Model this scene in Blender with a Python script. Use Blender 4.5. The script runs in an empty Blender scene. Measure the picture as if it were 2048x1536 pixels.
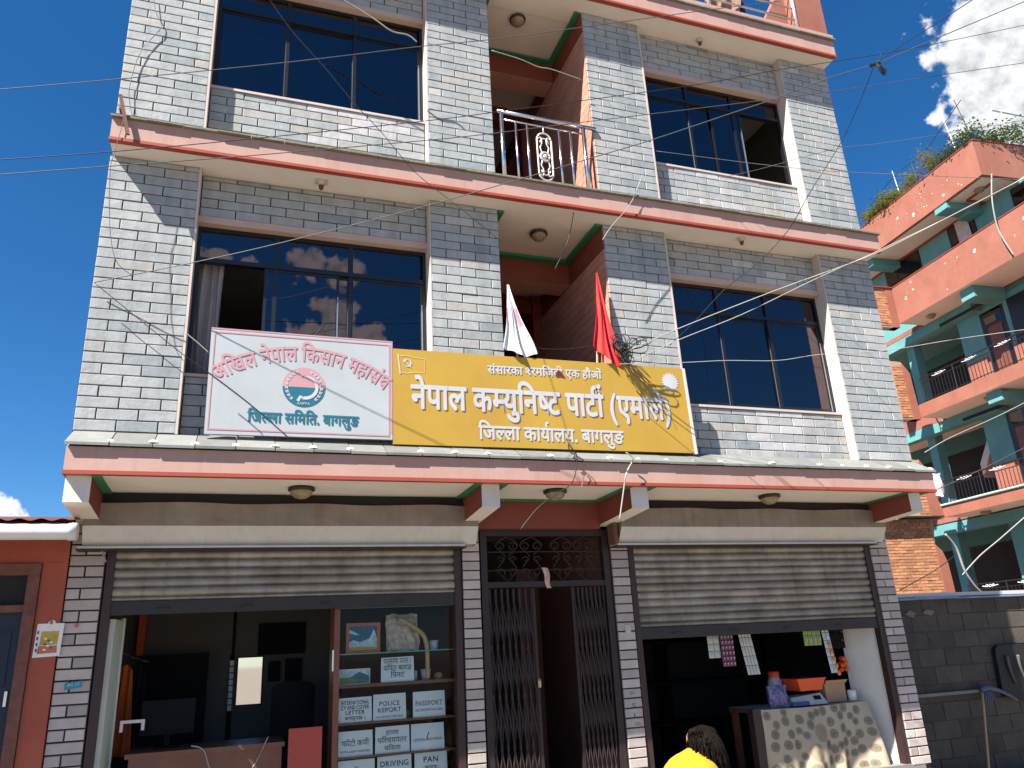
import bpy, bmesh, math, random
from mathutils import Vector, Matrix
rnd = random.Random(11)
scene = bpy.context.scene
COL = scene.collection

# ------------------------------------------------------------------ camera
def look(loc, yaw, pitch, roll):
    cy, sy, cp, sp = math.cos(yaw), math.sin(yaw), math.cos(pitch), math.sin(pitch)
    f = Vector((sy*cp, cy*cp, sp)); r = Vector((cy, -sy, 0)); u = r.cross(f)
    cr, sr = math.cos(roll), math.sin(roll)
    r2 = r*cr + u*sr; u2 = u*cr - r*sr
    m = Matrix((r2, u2, -f)).transposed().to_4x4(); m.translation = loc
    return m
CAM = Vector((1.2908, -6.7961, 1.4974))
cd = bpy.data.cameras.new("camera"); cam = bpy.data.objects.new("camera", cd); COL.objects.link(cam)
cam.matrix_world = look(CAM, math.radians(20.0074), math.radians(19.0076), math.radians(-3.06))
cd.sensor_width = 36; cd.lens = 36*1556.8/2048; cd.clip_start = 0.05; cd.clip_end = 3000
scene.camera = cam

# ------------------------------------------------------------------ exposure
vs = scene.view_settings
vs.view_transform = 'Standard'; vs.look = 'None'; vs.gamma = 1; vs.use_curve_mapping = False
vs.exposure = 1.66
scene.cycles.max_bounces = 8; scene.cycles.transparent_max_bounces = 12
scene.cycles.sample_clamp_indirect = 6

# ------------------------------------------------------------------ sun and sky
SUNPOS = Vector((-0.575, -0.293, 0.763)).normalized()
sl = bpy.data.lights.new("sun", 'SUN'); so = bpy.data.objects.new("sun", sl); COL.objects.link(so)
sl.energy = 5.0; sl.angle = math.radians(0.53); sl.color = (1.0, 0.94, 0.855)
so.rotation_euler = (-SUNPOS).to_track_quat('-Z', 'Y').to_euler(); so.location = (-20, -12, 30)

w = bpy.data.worlds.new("World"); scene.world = w; w.use_nodes = True
nt = w.node_tree; nt.nodes.clear()
def N(t, **k):
    n = nt.nodes.new(t)
    for a, b in k.items(): setattr(n, a, b)
    return n
def LK(a, b): nt.links.new(a, b)
def MA(op, a, b=None, c=None, clamp=False):
    n = nt.nodes.new('ShaderNodeMath'); n.operation = op; n.use_clamp = clamp
    for i, v in enumerate((a, b, c)):
        if v is None: continue
        if isinstance(v, (int, float)): n.inputs[i].default_value = v
        else: nt.links.new(v, n.inputs[i])
    return n.outputs[0]
out = N('ShaderNodeOutputWorld'); bg = N('ShaderNodeBackground'); LK(bg.outputs[0], out.inputs[0])
sky = N('ShaderNodeTexSky'); sky.sky_type = 'NISHITA'; sky.sun_disc = False
sky.sun_elevation = math.asin(SUNPOS.z); sky.sun_rotation = math.atan2(SUNPOS.x, SUNPOS.y)
sky.altitude = 1000; sky.air_density = 1.0; sky.dust_density = 0.15; sky.ozone_density = 6.0
bg.inputs[1].default_value = 0.05
tc = N('ShaderNodeTexCoord'); D = tc.outputs['Generated']
# cumulus clouds: each is a heap of puffs (direction, angular radius) with a noisy rim
CL = [((.742,.390,.552),.115), ((.708,.420,.568),.050), ((.718,.443,.536),.055), ((.736,.453,.502),.050), ((.730,.378,.585),.10), ((.800,.400,.470),.10), ((.79,.33,.53),.10),
      ((.86,.30,.40),.12), ((.84,.42,.34),.10), ((-.250,.957,.163),.032), ((-.275,.950,.158),.030), ((-.31,.94,.155),.040), ((-.42,.895,.15),.05),
      ((-.04,-.884,.452),.022), ((.0,-.886,.450),.018), ((.060,-.878,.458),.026), ((.110,-.876,.452),.030), ((.105,-.905,.400),.036),
      ((.075,-.918,.370),.040), ((.14,-.905,.380),.026), ((.05,-.94,.33),.050), ((.19,-.94,.28),.050), ((-.15,-.94,.28),.050), ((.42,-.89,.16),.05),
      ((-.75,-.55,.30),.10), ((-.85,-.42,.28),.12), ((-.95,.15,.26),.11), ((-.80,.52,.25),.10), ((.66,-.74,.14),.08), ((.95,-.25,.20),.10), ((.45,.86,.16),.06)]
nz = N('ShaderNodeTexNoise'); nz.inputs['Scale'].default_value = 14; nz.inputs['Detail'].default_value = 9; nz.inputs['Roughness'].default_value = .55
LK(D, nz.inputs['Vector'])
nz2 = N('ShaderNodeTexNoise'); nz2.inputs['Scale'].default_value = 46; nz2.inputs['Detail'].default_value = 8; nz2.inputs['Roughness'].default_value = .55
LK(D, nz2.inputs['Vector'])
best = None
for d, r in CL:
    v = N('ShaderNodeVectorMath', operation='DISTANCE'); LK(D, v.inputs[0]); v.inputs[1].default_value = Vector(d).normalized()
    e = MA('SUBTRACT', 1.0, MA('DIVIDE', v.outputs['Value'], r))
    best = e if best is None else MA('SMOOTH_MAX', best, e, .25)
nn = MA('ADD', MA('MULTIPLY', MA('SUBTRACT', nz.outputs[0], .5), 1.7), MA('MULTIPLY', MA('SUBTRACT', nz2.outputs[0], .5), 1.55))
dens = MA('ADD', best, nn)
mr = N('ShaderNodeMapRange'); mr.interpolation_type = 'SMOOTHSTEP'
LK(dens, mr.inputs[0]); mr.inputs[1].default_value = .0; mr.inputs[2].default_value = .26
# self-shading of the clouds: thick lower parts greyer
nz3 = N('ShaderNodeTexNoise'); nz3.inputs['Scale'].default_value = 46; nz3.inputs['Detail'].default_value = 8; nz3.inputs['Roughness'].default_value = .55
off = N('ShaderNodeVectorMath', operation='ADD'); LK(D, off.inputs[0]); off.inputs[1].default_value = SUNPOS*0.012; LK(off.outputs[0], nz3.inputs['Vector'])
sh = MA('MULTIPLY_ADD', MA('SUBTRACT', nz2.outputs[0], nz3.outputs[0]), 1.3, .90)
sh = MA('MINIMUM', MA('MAXIMUM', sh, .62), 1.0)
cc = N('ShaderNodeCombineColor'); 
CB = 6.6
for i, k in enumerate((.97, .99, 1.02)): LK(MA('MULTIPLY', sh, CB*k), cc.inputs[i])
hs = N('ShaderNodeHueSaturation'); hs.inputs['Saturation'].default_value = 1.24; hs.inputs['Value'].default_value = 1.0
LK(sky.outputs[0], hs.inputs['Color'])
mx = N('ShaderNodeMix', data_type='RGBA'); LK(mr.outputs[0], mx.inputs['Factor']); LK(hs.outputs[0], mx.inputs['A']); LK(cc.outputs[0], mx.inputs['B'])
LK(mx.outputs['Result'], bg.inputs[0])

# ------------------------------------------------------------------ materials
MATS = {}
def mk(name, col, col2=None, rough=.75, metal=0., scale=5., amt=.5, bump=0., bscale=60., tint=0., spec=.4, streak=0., streakcol=(.12,.10,.08), emit=None, alpha=None):
    m = bpy.data.materials.new(name); m.use_nodes = True; MATS[name] = m
    t = m.node_tree; b = t.nodes['Principled BSDF']
    b.inputs['Roughness'].default_value = rough; b.inputs['Metallic'].default_value = metal; b.inputs['Specular IOR Level'].default_value = spec
    if col2 is None: col2 = tuple(c*.72 for c in col)
    g = t.nodes.new('ShaderNodeNewGeometry')
    n = t.nodes.new('ShaderNodeTexNoise'); n.inputs['Scale'].default_value = scale; n.inputs['Detail'].default_value = 7; n.inputs['Roughness'].default_value = .65
    t.links.new(g.outputs['Position'], n.inputs['Vector'])
    r = t.nodes.new('ShaderNodeMapRange'); r.inputs[1].default_value = .35; r.inputs[2].default_value = .75; r.inputs[3].default_value = 0; r.inputs[4].default_value = amt
    t.links.new(n.outputs[0], r.inputs[0])
    x = t.nodes.new('ShaderNodeMix'); x.data_type = 'RGBA'; x.inputs['A'].default_value = (*col, 1); x.inputs['B'].default_value = (*col2, 1)
    t.links.new(r.outputs[0], x.inputs['Factor']); c = x.outputs['Result']
    if tint:
        a = t.nodes.new('ShaderNodeAttribute'); a.attribute_name = 'tint'
        k = t.nodes.new('ShaderNodeMath'); k.operation = 'MULTIPLY_ADD'; k.inputs[1].default_value = tint*2; k.inputs[2].default_value = 1-tint
        t.links.new(a.outputs['Fac'], k.inputs[0])
        mu = t.nodes.new('ShaderNodeVectorMath'); mu.operation = 'SCALE'; t.links.new(c, mu.inputs[0]); t.links.new(k.outputs[0], mu.inputs['Scale']); c = mu.outputs[0]
    if streak:
        mp = t.nodes.new('ShaderNodeMapping'); mp.inputs['Scale'].default_value = (14, 14, .8); t.links.new(g.outputs['Position'], mp.inputs[0])
        n3 = t.nodes.new('ShaderNodeTexNoise'); n3.inputs['Scale'].default_value = 1; n3.inputs['Detail'].default_value = 5; t.links.new(mp.outputs[0], n3.inputs['Vector'])
        r3 = t.nodes.new('ShaderNodeMapRange'); r3.inputs[1].default_value = .52; r3.inputs[2].default_value = .8; r3.inputs[4].default_value = streak; t.links.new(n3.outputs[0], r3.inputs[0])
        x3 = t.nodes.new('ShaderNodeMix'); x3.data_type = 'RGBA'; x3.inputs['B'].default_value = (*streakcol, 1); t.links.new(r3.outputs[0], x3.inputs['Factor']); t.links.new(c, x3.inputs['A']); c = x3.outputs['Result']
    t.links.new(c, b.inputs['Base Color'])
    if bump:
        n2 = t.nodes.new('ShaderNodeTexNoise'); n2.inputs['Scale'].default_value = bscale; n2.inputs['Detail'].default_value = 5; t.links.new(g.outputs['Position'], n2.inputs['Vector'])
        bp = t.nodes.new('ShaderNodeBump'); bp.inputs['Strength'].default_value = bump; bp.inputs['Distance'].default_value = .01
        t.links.new(n2.outputs[0], bp.inputs['Height']); t.links.new(bp.outputs[0], b.inputs['Normal'])
    return m

def mk_slate(name, bias=0.):
    """split-face slate: per-tile tone from the 'tint' attribute, veins and pale bloom from noise"""
    m = bpy.data.materials.new(name); m.use_nodes = True; MATS[name] = m
    t = m.node_tree; b = t.nodes['Principled BSDF']; b.inputs['Roughness'].default_value = .68; b.inputs['Specular IOR Level'].default_value = .35
    a = t.nodes.new('ShaderNodeAttribute'); a.attribute_name = 'tint'
    cr = t.nodes.new('ShaderNodeValToRGB'); e = cr.color_ramp; e.interpolation = 'LINEAR'
    cols = [(0., (.225,.255,.270)), (.25, (.278,.306,.315)), (.5, (.306,.325,.331)), (.72, (.328,.342,.347)), (.9, (.332,.322,.300)), (1., (.43,.43,.435))]
    while len(e.elements) < len(cols): e.elements.new(.5)
    for el, (p, c) in zip(e.elements, cols): el.position = p; el.color = (*c, 1)
    t.links.new(a.outputs['Fac'], cr.inputs[0])
    g = t.nodes.new('ShaderNodeNewGeometry')
    n = t.nodes.new('ShaderNodeTexNoise'); n.inputs['Scale'].default_value = 9; n.inputs['Detail'].default_value = 9; n.inputs['Roughness'].default_value = .7; n.inputs['Distortion'].default_value = .6
    t.links.new(g.outputs['Position'], n.inputs['Vector'])
    r = t.nodes.new('ShaderNodeMapRange'); r.inputs[1].default_value = .3; r.inputs[2].default_value = .75; r.inputs[3].default_value = .84; r.inputs[4].default_value = 1.16
    t.links.new(n.outputs[0], r.inputs[0])
    mu = t.nodes.new('ShaderNodeVectorMath'); mu.operation = 'SCALE'; t.links.new(cr.outputs[0], mu.inputs[0]); t.links.new(r.outputs[0], mu.inputs['Scale'])
    mp = t.nodes.new('ShaderNodeMapping'); mp.inputs['Scale'].default_value = (7, 7, .55); t.links.new(g.outputs['Position'], mp.inputs[0])
    n5 = t.nodes.new('ShaderNodeTexNoise'); n5.inputs['Scale'].default_value = 1; n5.inputs['Detail'].default_value = 6; t.links.new(mp.outputs[0], n5.inputs['Vector'])
    r5 = t.nodes.new('ShaderNodeMapRange'); r5.inputs[1].default_value = .48; r5.inputs[2].default_value = .78; r5.inputs[3].default_value = 1.; r5.inputs[4].default_value = .74; t.links.new(n5.outputs[0], r5.inputs[0])
    mu2 = t.nodes.new('ShaderNodeVectorMath'); mu2.operation = 'SCALE'; t.links.new(mu.outputs[0], mu2.inputs[0]); t.links.new(r5.outputs[0], mu2.inputs['Scale']); mu = mu2
    n2 = t.nodes.new('ShaderNodeTexNoise'); n2.inputs['Scale'].default_value = 3.1; n2.inputs['Detail'].default_value = 8; n2.inputs['Roughness'].default_value = .75; t.links.new(g.outputs['Position'], n2.inputs['Vector'])
    r2 = t.nodes.new('ShaderNodeMapRange'); r2.inputs[1].default_value = .60; r2.inputs[2].default_value = .74; r2.inputs[4].default_value = .45; t.links.new(n2.outputs[0], r2.inputs[0])
    x = t.nodes.new('ShaderNodeMix'); x.data_type = 'RGBA'; x.inputs['B'].default_value = (.47,.46,.43, 1); t.links.new(r2.outputs[0], x.inputs['Factor']); t.links.new(mu.outputs[0], x.inputs['A'])
    t.links.new(x.outputs['Result'], b.inputs['Base Color'])
    n4 = t.nodes.new('ShaderNodeTexNoise'); n4.inputs['Scale'].default_value = 26; n4.inputs['Detail'].default_value = 8; n4.inputs['Roughness'].default_value = .7; t.links.new(g.outputs['Position'], n4.inputs['Vector'])
    bp = t.nodes.new('ShaderNodeBump'); bp.inputs['Strength'].default_value = .28; bp.inputs['Distance'].default_value = .012; t.links.new(n4.outputs[0], bp.inputs['Height']); t.links.new(bp.outputs[0], b.inputs['Normal'])
    return m

def mk_glass(name, tintcol, refl=.12, ior=1.5):
    m = bpy.data.materials.new(name); m.use_nodes = True; MATS[name] = m
    t = m.node_tree; t.nodes.clear()
    o = t.nodes.new('ShaderNodeOutputMaterial'); mxx = t.nodes.new('ShaderNodeMixShader')
    tr = t.nodes.new('ShaderNodeBsdfTransparent'); tr.inputs[0].default_value = (*tintcol, 1)
    gl = t.nodes.new('ShaderNodeBsdfGlossy'); gl.inputs['Roughness'].default_value = .0; gl.inputs[0].default_value = (1.0,.84,.92,1)
    fr = t.nodes.new('ShaderNodeFresnel'); fr.inputs[0].default_value = ior
    ad = t.nodes.new('ShaderNodeMath'); ad.operation = 'ADD'; ad.inputs[1].default_value = refl; ad.use_clamp = True
    t.links.new(fr.outputs[0], ad.inputs[0]); t.links.new(ad.outputs[0], mxx.inputs[0]); t.links.new(tr.outputs[0], mxx.inputs[1]); t.links.new(gl.outputs[0], mxx.inputs[2]); t.links.new(mxx.outputs[0], o.inputs[0])
    g = t.nodes.new('ShaderNodeNewGeometry'); n = t.nodes.new('ShaderNodeTexNoise'); n.inputs['Scale'].default_value = 1.4; n.inputs['Detail'].default_value = 1; t.links.new(g.outputs['Position'], n.inputs['Vector'])
    bp = t.nodes.new('ShaderNodeBump'); bp.inputs['Strength'].default_value = .02; bp.inputs['Distance'].default_value = .05; t.links.new(n.outputs[0], bp.inputs['Height']); t.links.new(bp.outputs[0], gl.inputs['Normal'])
    return m

mk_slate('slate')
mk('mortar', (.055,.048,.046), rough=.95, scale=20, bump=.3)
mk('pier_stone', (.43,.365,.335), (.32,.27,.245), rough=.7, scale=9, amt=.7, tint=.22, bump=.25)  # pinkish: warm bounce from the ground is put into the stone colour
mk('pink_paint', (.42,.265,.225), (.36,.21,.17), rough=.7, scale=3, amt=.9, bump=.06, streak=.28, streakcol=(.25,.12,.09))
mk('red_trim', (.30,.055,.032), (.22,.04,.025), rough=.6, scale=6)
mk('cream_soffit', (.72,.66,.58), (.62,.56,.48), rough=.8, scale=2.5, amt=.8, bump=.05)
mk('white_plaster', (.60,.565,.52), (.48,.45,.40), rough=.8, scale=5, amt=.7, bump=.08)
mk('strip_plaster', (.50,.43,.385), (.40,.34,.29), rough=.75, scale=6, amt=.7, bump=.05)
mk('orange_lintel', (.46,.335,.27), (.38,.26,.20), rough=.7, scale=6)
mk('green_paint', (.035,.20,.085), (.025,.14,.06), rough=.6)
mk('brown_red', (.20,.045,.028), (.15,.03,.02), rough=.65, scale=3, amt=.6)
mk('moss_stone', (.20,.19,.155), (.12,.12,.08), rough=.9, scale=14, amt=.9, bump=.4)
mk('coping_stone', (.165,.172,.165), (.12,.12,.105), rough=.75, scale=8, amt=.8, tint=.18, bump=.2)
mk('passage_tile', (.50,.25,.185), (.42,.20,.14), rough=.6, scale=5, amt=.7, tint=.1)
mk('passage_joint', (.22,.085,.06), rough=.9)
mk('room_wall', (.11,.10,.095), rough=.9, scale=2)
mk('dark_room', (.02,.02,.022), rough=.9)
mk('window_black', (.008,.009,.012), rough=.35, spec=.5, scale=30)
mk('alu', (.33,.37,.38), (.25,.28,.29), rough=.35, metal=.7, scale=20)
mk('steel', (.62,.62,.64), (.50,.48,.50), rough=.22, metal=1., scale=12)
mk('white_metal', (.62,.56,.55), (.45,.38,.36), rough=.4, metal=.3, scale=18)
mk_glass('tinted_glass', (.10,.12,.16), refl=.062, ior=1.5)
mk_glass('clear_glass', (.90,.95,.95), refl=.0, ior=1.18)
mk('curtain', (.33,.30,.30), (.25,.22,.23), rough=.9, scale=8)
mk('curtain_print', (.40,.40,.40), (.16,.16,.18), rough=.9, scale=28, amt=1.)
mk('wire_black', (.015,.015,.017), rough=.5)
mk('wire_grey', (.075,.075,.075), rough=.5)
mk('wire_white', (.27,.265,.25), rough=.5)
mk('orange_wall', (.285,.110,.076), (.22,.074,.049), rough=.8, scale=1.6, amt=1., bump=.08, streak=.30, streakcol=(.25,.08,.05))
mk('ground_dust', (.19,.155,.120), (.14,.115,.09), rough=.95, scale=1.2, amt=.9, bump=.3, bscale=30)
mk('concrete', (.21,.195,.175), (.155,.145,.13), rough=.9, scale=4, amt=.8, bump=.3)
# ------------------------------------------------------------------ mesh helpers
ORG = {}
class MB:
    def __init__(s): s.v = []; s.f = []; s.m = []; s.t = []
    def face(s, pts, m=0, t=.5):
        i = len(s.v); s.v += [tuple(p) for p in pts]; s.f.append(tuple(range(i, i+len(pts)))); s.m.append(m); s.t.append(t); return s
    def hexa(s, p, m=0, t=.5, mm=None):
        """p: 4 bottom (ccw) + 4 top"""
        i = len(s.v); s.v += [tuple(q) for q in p]
        fs = [(3,2,1,0),(4,5,6,7),(0,1,5,4),(1,2,6,5),(2,3,7,6),(3,0,4,7)]   # bottom top front right back left
        for k, f in enumerate(fs):
            s.f.append(tuple(i+q for q in f)); s.m.append(mm[k] if mm else m); s.t.append(t)
        return s
    def box(s, x0, x1, y0, y1, z0, z1, m=0, t=.5, mm=None):
        return s.hexa([(x0,y0,z0),(x1,y0,z0),(x1,y1,z0),(x0,y1,z0),(x0,y0,z1),(x1,y0,z1),(x1,y1,z1),(x0,y1,z1)], m, t, mm)
    def tube(s, pts, r, n=6, m=0, t=.5, r1=None, caps=True):
        pts = [Vector(p) for p in pts]; rings = []
        for k, p in enumerate(pts):
            d = (pts[min(k+1, len(pts)-1)] - pts[max(k-1, 0)])
            if d.length < 1e-9: d = Vector((0,0,1))
            d.normalize(); a = Vector((0,0,1)) if abs(d.z) < .9 else Vector((1,0,0))
            u = d.cross(a).normalized(); w_ = d.cross(u).normalized()
            rr = r if r1 is None else r + (r1-r)*k/max(1, len(pts)-1)
            i0 = len(s.v)
            for j in range(n):
                an = 2*math.pi*j/n; s.v.append(tuple(p + u*math.cos(an)*rr + w_*math.sin(an)*rr))
            rings.append(i0)
        for a, b in zip(rings, rings[1:]):
            for j in range(n):
                s.f.append((a+j, a+(j+1)%n, b+(j+1)%n, b+j)); s.m.append(m); s.t.append(t)
        if caps:
            s.f.append(tuple(rings[0]+j for j in reversed(range(n)))); s.m.append(m); s.t.append(t)
            s.f.append(tuple(rings[-1]+j for j in range(n))); s.m.append(m); s.t.append(t)
        return s
    def lathe(s, c, prof, n=20, m=0, axis='z'):
        c = Vector(c); base = len(s.v)
        for (r, h) in prof:
            for j in range(n):
                a = 2*math.pi*j/n
                p = Vector((r*math.cos(a), r*math.sin(a), h)) if axis == 'z' else (Vector((r*math.cos(a), h, r*math.sin(a))) if axis == 'y' else Vector((h, r*math.cos(a), r*math.sin(a))))
                s.v.append(tuple(c+p))
        for k in range(len(prof)-1):
            for j in range(n):
                s.f.append((base+k*n+j, base+k*n+(j+1)%n, base+(k+1)*n+(j+1)%n, base+(k+1)*n+j)); s.m.append(m); s.t.append(.5)
        return s
    def grid(s, fn, nu, nv, m=0, t=.5, mf=None):
        b = len(s.v)
        for j in range(nv+1):
            for i in range(nu+1): s.v.append(tuple(fn(i/nu, j/nv)))
        for j in range(nv):
            for i in range(nu):
                a = b+j*(nu+1)+i
                s.f.append((a, a+1, a+nu+2, a+nu+1)); s.m.append(mf(i/nu, j/nv) if mf else m); s.t.append(t)
        return s
    def prism(s, poly, axis, a0, a1, m=0, mm=None, t=.5):
        """poly: 2D outline; axis 'y' -> (x,z) outline extruded in y; 'x' -> (y,z); 'z' -> (x,y)"""
        def P(p, a): return {'y': (p[0], a, p[1]), 'x': (a, p[0], p[1]), 'z': (p[0], p[1], a)}[axis]
        n = len(poly); b = len(s.v)
        s.v += [P(p, a0) for p in poly] + [P(p, a1) for p in poly]
        s.f.append(tuple(b+i for i in range(n))); s.m.append(m); s.t.append(t)
        s.f.append(tuple(b+n+i for i in reversed(range(n)))); s.m.append(m); s.t.append(t)
        for i in range(n):
            j = (i+1) % n; s.f.append((b+i, b+n+i, b+n+j, b+j)); s.m.append(mm if mm is not None else m); s.t.append(t)
        return s
    def build(s, name, mats, parent=None, origin=None, smooth=False, local=False, fixn=True, label=None):
        if isinstance(mats, str): mats = [mats]
        o = Vector((0,0,0))
        if parent is not None and not local: o = ORG[parent.name]
        elif origin is not None: o = Vector(origin)
        me = bpy.data.meshes.new(name)
        me.from_pydata([(v[0]-o.x, v[1]-o.y, v[2]-o.z) for v in s.v], [], s.f)
        for q in mats: me.materials.append(MATS[q])
        me.polygons.foreach_set('material_index', s.m)
        at = me.attributes.new('tint', 'FLOAT', 'FACE'); at.data.foreach_set('value', s.t)
        if fixn:
            bm = bmesh.new(); bm.from_mesh(me)
            if smooth: bmesh.ops.remove_doubles(bm, verts=bm.verts, dist=1e-5)
            bmesh.ops.recalc_face_normals(bm, faces=bm.faces); bm.to_mesh(me); bm.free()
        if smooth: me.polygons.foreach_set('use_smooth', [True]*len(me.polygons))
        me.update()
        ob = bpy.data.objects.new(name, me); COL.objects.link(ob)
        if parent is not None: ob.parent = parent; ORG[ob.name] = ORG.get(parent.name, Vector((0,0,0)))
        else: ob.location = o; ORG[ob.name] = o
        if label: ob['label'] = label
        return ob
def tag(o, label, cat, group=None):
    o['label'] = label; o['category'] = cat
    if group: o['group'] = group
    return o
def thing(name, label, cat, loc, group=None, rz=0.):
    o = bpy.data.objects.new(name, None); COL.objects.link(o); o.location = loc; o.rotation_euler = (0,0,rz); o.empty_display_size = .2
    ORG[o.name] = Vector(loc); tag(o, label, cat, group); return o
def struct(o): o['kind'] = 'structure'; return o
def stuff(o): o['kind'] = 'stuff'; return o
def dupe(o, parent=None, loc=None):
    c = o.copy(); COL.objects.link(c)
    if parent is not None: c.parent = parent
    if loc is not None: c.location = loc
    return c
def smoothpath(pts, k=6):
    """Catmull-Rom through the points"""
    P = [Vector(p) for p in pts]; out_ = []
    for i in range(len(P)-1):
        a = P[max(i-1,0)]; b = P[i]; c = P[i+1]; d = P[min(i+2,len(P)-1)]
        for q in range(k):
            t = q/k; out_.append(.5*((2*b)+(c-a)*t+(2*a-5*b+4*c-d)*t*t+(3*b-a-3*c+d)*t**3))
    out_.append(P[-1]); return out_
def ribbon(mb, pts, width, y, m=0):
    """flat stroke in the x-z plane at depth y"""
    P = [Vector((p[0], p[1])) for p in pts]; L = []; R = []
    for i, p in enumerate(P):
        d = (P[min(i+1,len(P)-1)]-P[max(i-1,0)]); d.normalize(); n_ = Vector((-d.y, d.x))
        wd = width(i/(len(P)-1)) if callable(width) else width
        L.append(p+n_*wd/2); R.append(p-n_*wd/2)
    for i in range(len(P)-1):
        mb.face([(L[i].x,y,L[i].y),(R[i].x,y,R[i].y),(R[i+1].x,y,R[i+1].y),(L[i+1].x,y,L[i+1].y)], m)
def arc(cx, cz, r, a0, a1, n=14, rz=None):
    rz = rz or r
    return [(cx+r*math.cos(math.radians(a0+(a1-a0)*i/n)), cz+rz*math.sin(math.radians(a0+(a1-a0)*i/n))) for i in range(n+1)]

# lettering: the built-in font's outlines, laid out by hand so that matras and half forms stand right
GC = {}
def glyph(ch, bold):
    k = (ch, bold)
    if k not in GC:
        c = bpy.data.curves.new('g', 'FONT'); c.body = ch; c.resolution_u = 3; c.offset = bold
        o = bpy.data.objects.new('g', c); COL.objects.link(o); me = o.to_mesh()
        GC[k] = ([(v.co.x, v.co.y) for v in me.vertices], [tuple(p.vertices) for p in me.polygons])
        o.to_mesh_clear(); bpy.data.objects.remove(o); bpy.data.curves.remove(c)
    return GC[k]
def cut(vf, x):
    v, f = vf; bm = bmesh.new(); vv = [bm.verts.new((a, b, 0)) for a, b in v]
    for q in f:
        try: bm.faces.new([vv[i] for i in q])
        except ValueError: pass
    bmesh.ops.bisect_plane(bm, geom=bm.verts[:]+bm.edges[:]+bm.faces[:], plane_co=(x,0,0), plane_no=(1,0,0), clear_outer=True)
    bm.verts.index_update()
    r = ([(p.co.x, p.co.y) for p in bm.verts], [tuple(p.index for p in q.verts) for q in bm.faces]); bm.free(); return r
ADV = {'ि': .26, 'ी': .26, 'ा': .26, 'ौ': .26, 'ो': .26, 'े': 0, 'ु': 0, 'ं': 0, 'ै': 0}
def layout(tok, bold, space=.26):
    V = []; F = []; x = 0
    for t in tok:
        if t == ' ': x += space; continue
        if t == '^':                                      # reph hook over the last stem
            a = arc(x-.13, .80, .10, 250, 60, 8); mb = MB(); ribbon(mb, a, .075+bold, 0)
            b = len(V); V += [(p[0], p[2]) for p in mb.v]; F += [tuple(b+i for i in q) for q in mb.f]; continue
        if isinstance(t, tuple):
            v, f = glyph(t[0], bold); wd = {'ल': .515, 'म': .432, 'ष': .414, 'श': .515}[t[0]]; v, f = cut((v, f), wd); adv = wd
        else:
            v, f = glyph(t, bold); adv = ADV.get(t, max((p[0] for p in v), default=.3)-bold)
            if t in ',.()': adv += .06
            if t.isascii() and t.isalpha(): adv += .07
        b = len(V); V += [(p[0]+x, p[1]) for p in v]; F += [tuple(b+i for i in q) for q in f]; x += adv
    return V, F, x
def put_text(mb, tok, x0, x1, zbase, h, y, m=0, bold=.018, slope=0., arcfn=None, cap=.622):
    V, F, wd = layout(tok, 0); sx = (x1-x0)/wd; sz = h/cap; k = bold
    sh = [(0,0)] if k == 0 else [(0,0),(k,0),(-k,0),(0,k),(0,-k),(.7*k,.7*k),(-.7*k,.7*k),(.7*k,-.7*k),(-.7*k,-.7*k)]
    for n_, (dx, dz) in enumerate(sh):                       # heavier weight: the outline struck several times
        b = len(mb.v)
        for a, c in V:
            X = (a+dx)*sx; Z = (c+dz)*sz
            if arcfn: X, Z = arcfn(X, Z)
            else: Z += zbase+slope*X; X += x0
            mb.v.append((X, y-.00015*n_, Z))
        for f in F: mb.f.append(tuple(b+i for i in f)); mb.m.append(m); mb.t.append(.5)
# ------------------------------------------------------------------ ground
g = MB(); g.face([(-1500,-1500,-.16),(1500,-1500,-.16),(1500,1500,-.16),(-1500,1500,-.16)])
struct(g.build('ground', 'ground_dust', fixn=False))
g = MB(); g.box(-6, 8.9, -3.4, .60, -.16, -.02); struct(g.build('pavement', 'concrete'))

# ------------------------------------------------------------------ the stone clad building
BX = [0, .77, 2.97, 3.71, 4.93, 5.71, 7.87, 8.65]
ST = [(3.35, 5.95), (6.20, 8.94)]
bld = thing('stone_clad_building', 'three storey building clad in grey stone tiles with pink ledges and two roller shutter shops', 'building', (4.3, 0, 0))
DEP = 7.0
# carcass: slabs, side and back walls, partitions
c = MB()
for z0, z1 in ((2.965, 3.30), (5.965, 6.165), (8.955, 9.22)):
    c.box(.02, 8.63, .20, DEP, z0, z1)
c.build('floor_slab', 'cream_soffit', bld)
c = MB(); c.box(.0, .10, .72, DEP, 0, 9.2); c.box(8.55, 8.65, .72, DEP, 0, 9.2); c.box(0, 8.65, DEP, DEP+.12, 0, 9.2)
for z0, z1 in ST:
    c.box(0, .10, .22, .72, z0, z1); c.box(8.55, 8.65, .22, .72, z0, z1)
c.build('outer_wall', 'concrete', bld)
c = MB()
for z0, z1 in ST:
    c.box(3.60, 3.695, .21, 6, z0, z1); c.box(4.96, 5.05, .21, 6, z0, z1); c.box(.1, 8.55, 3.9, 4.0, z0, z1)
c.build('partition_wall', 'room_wall', bld)
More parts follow.
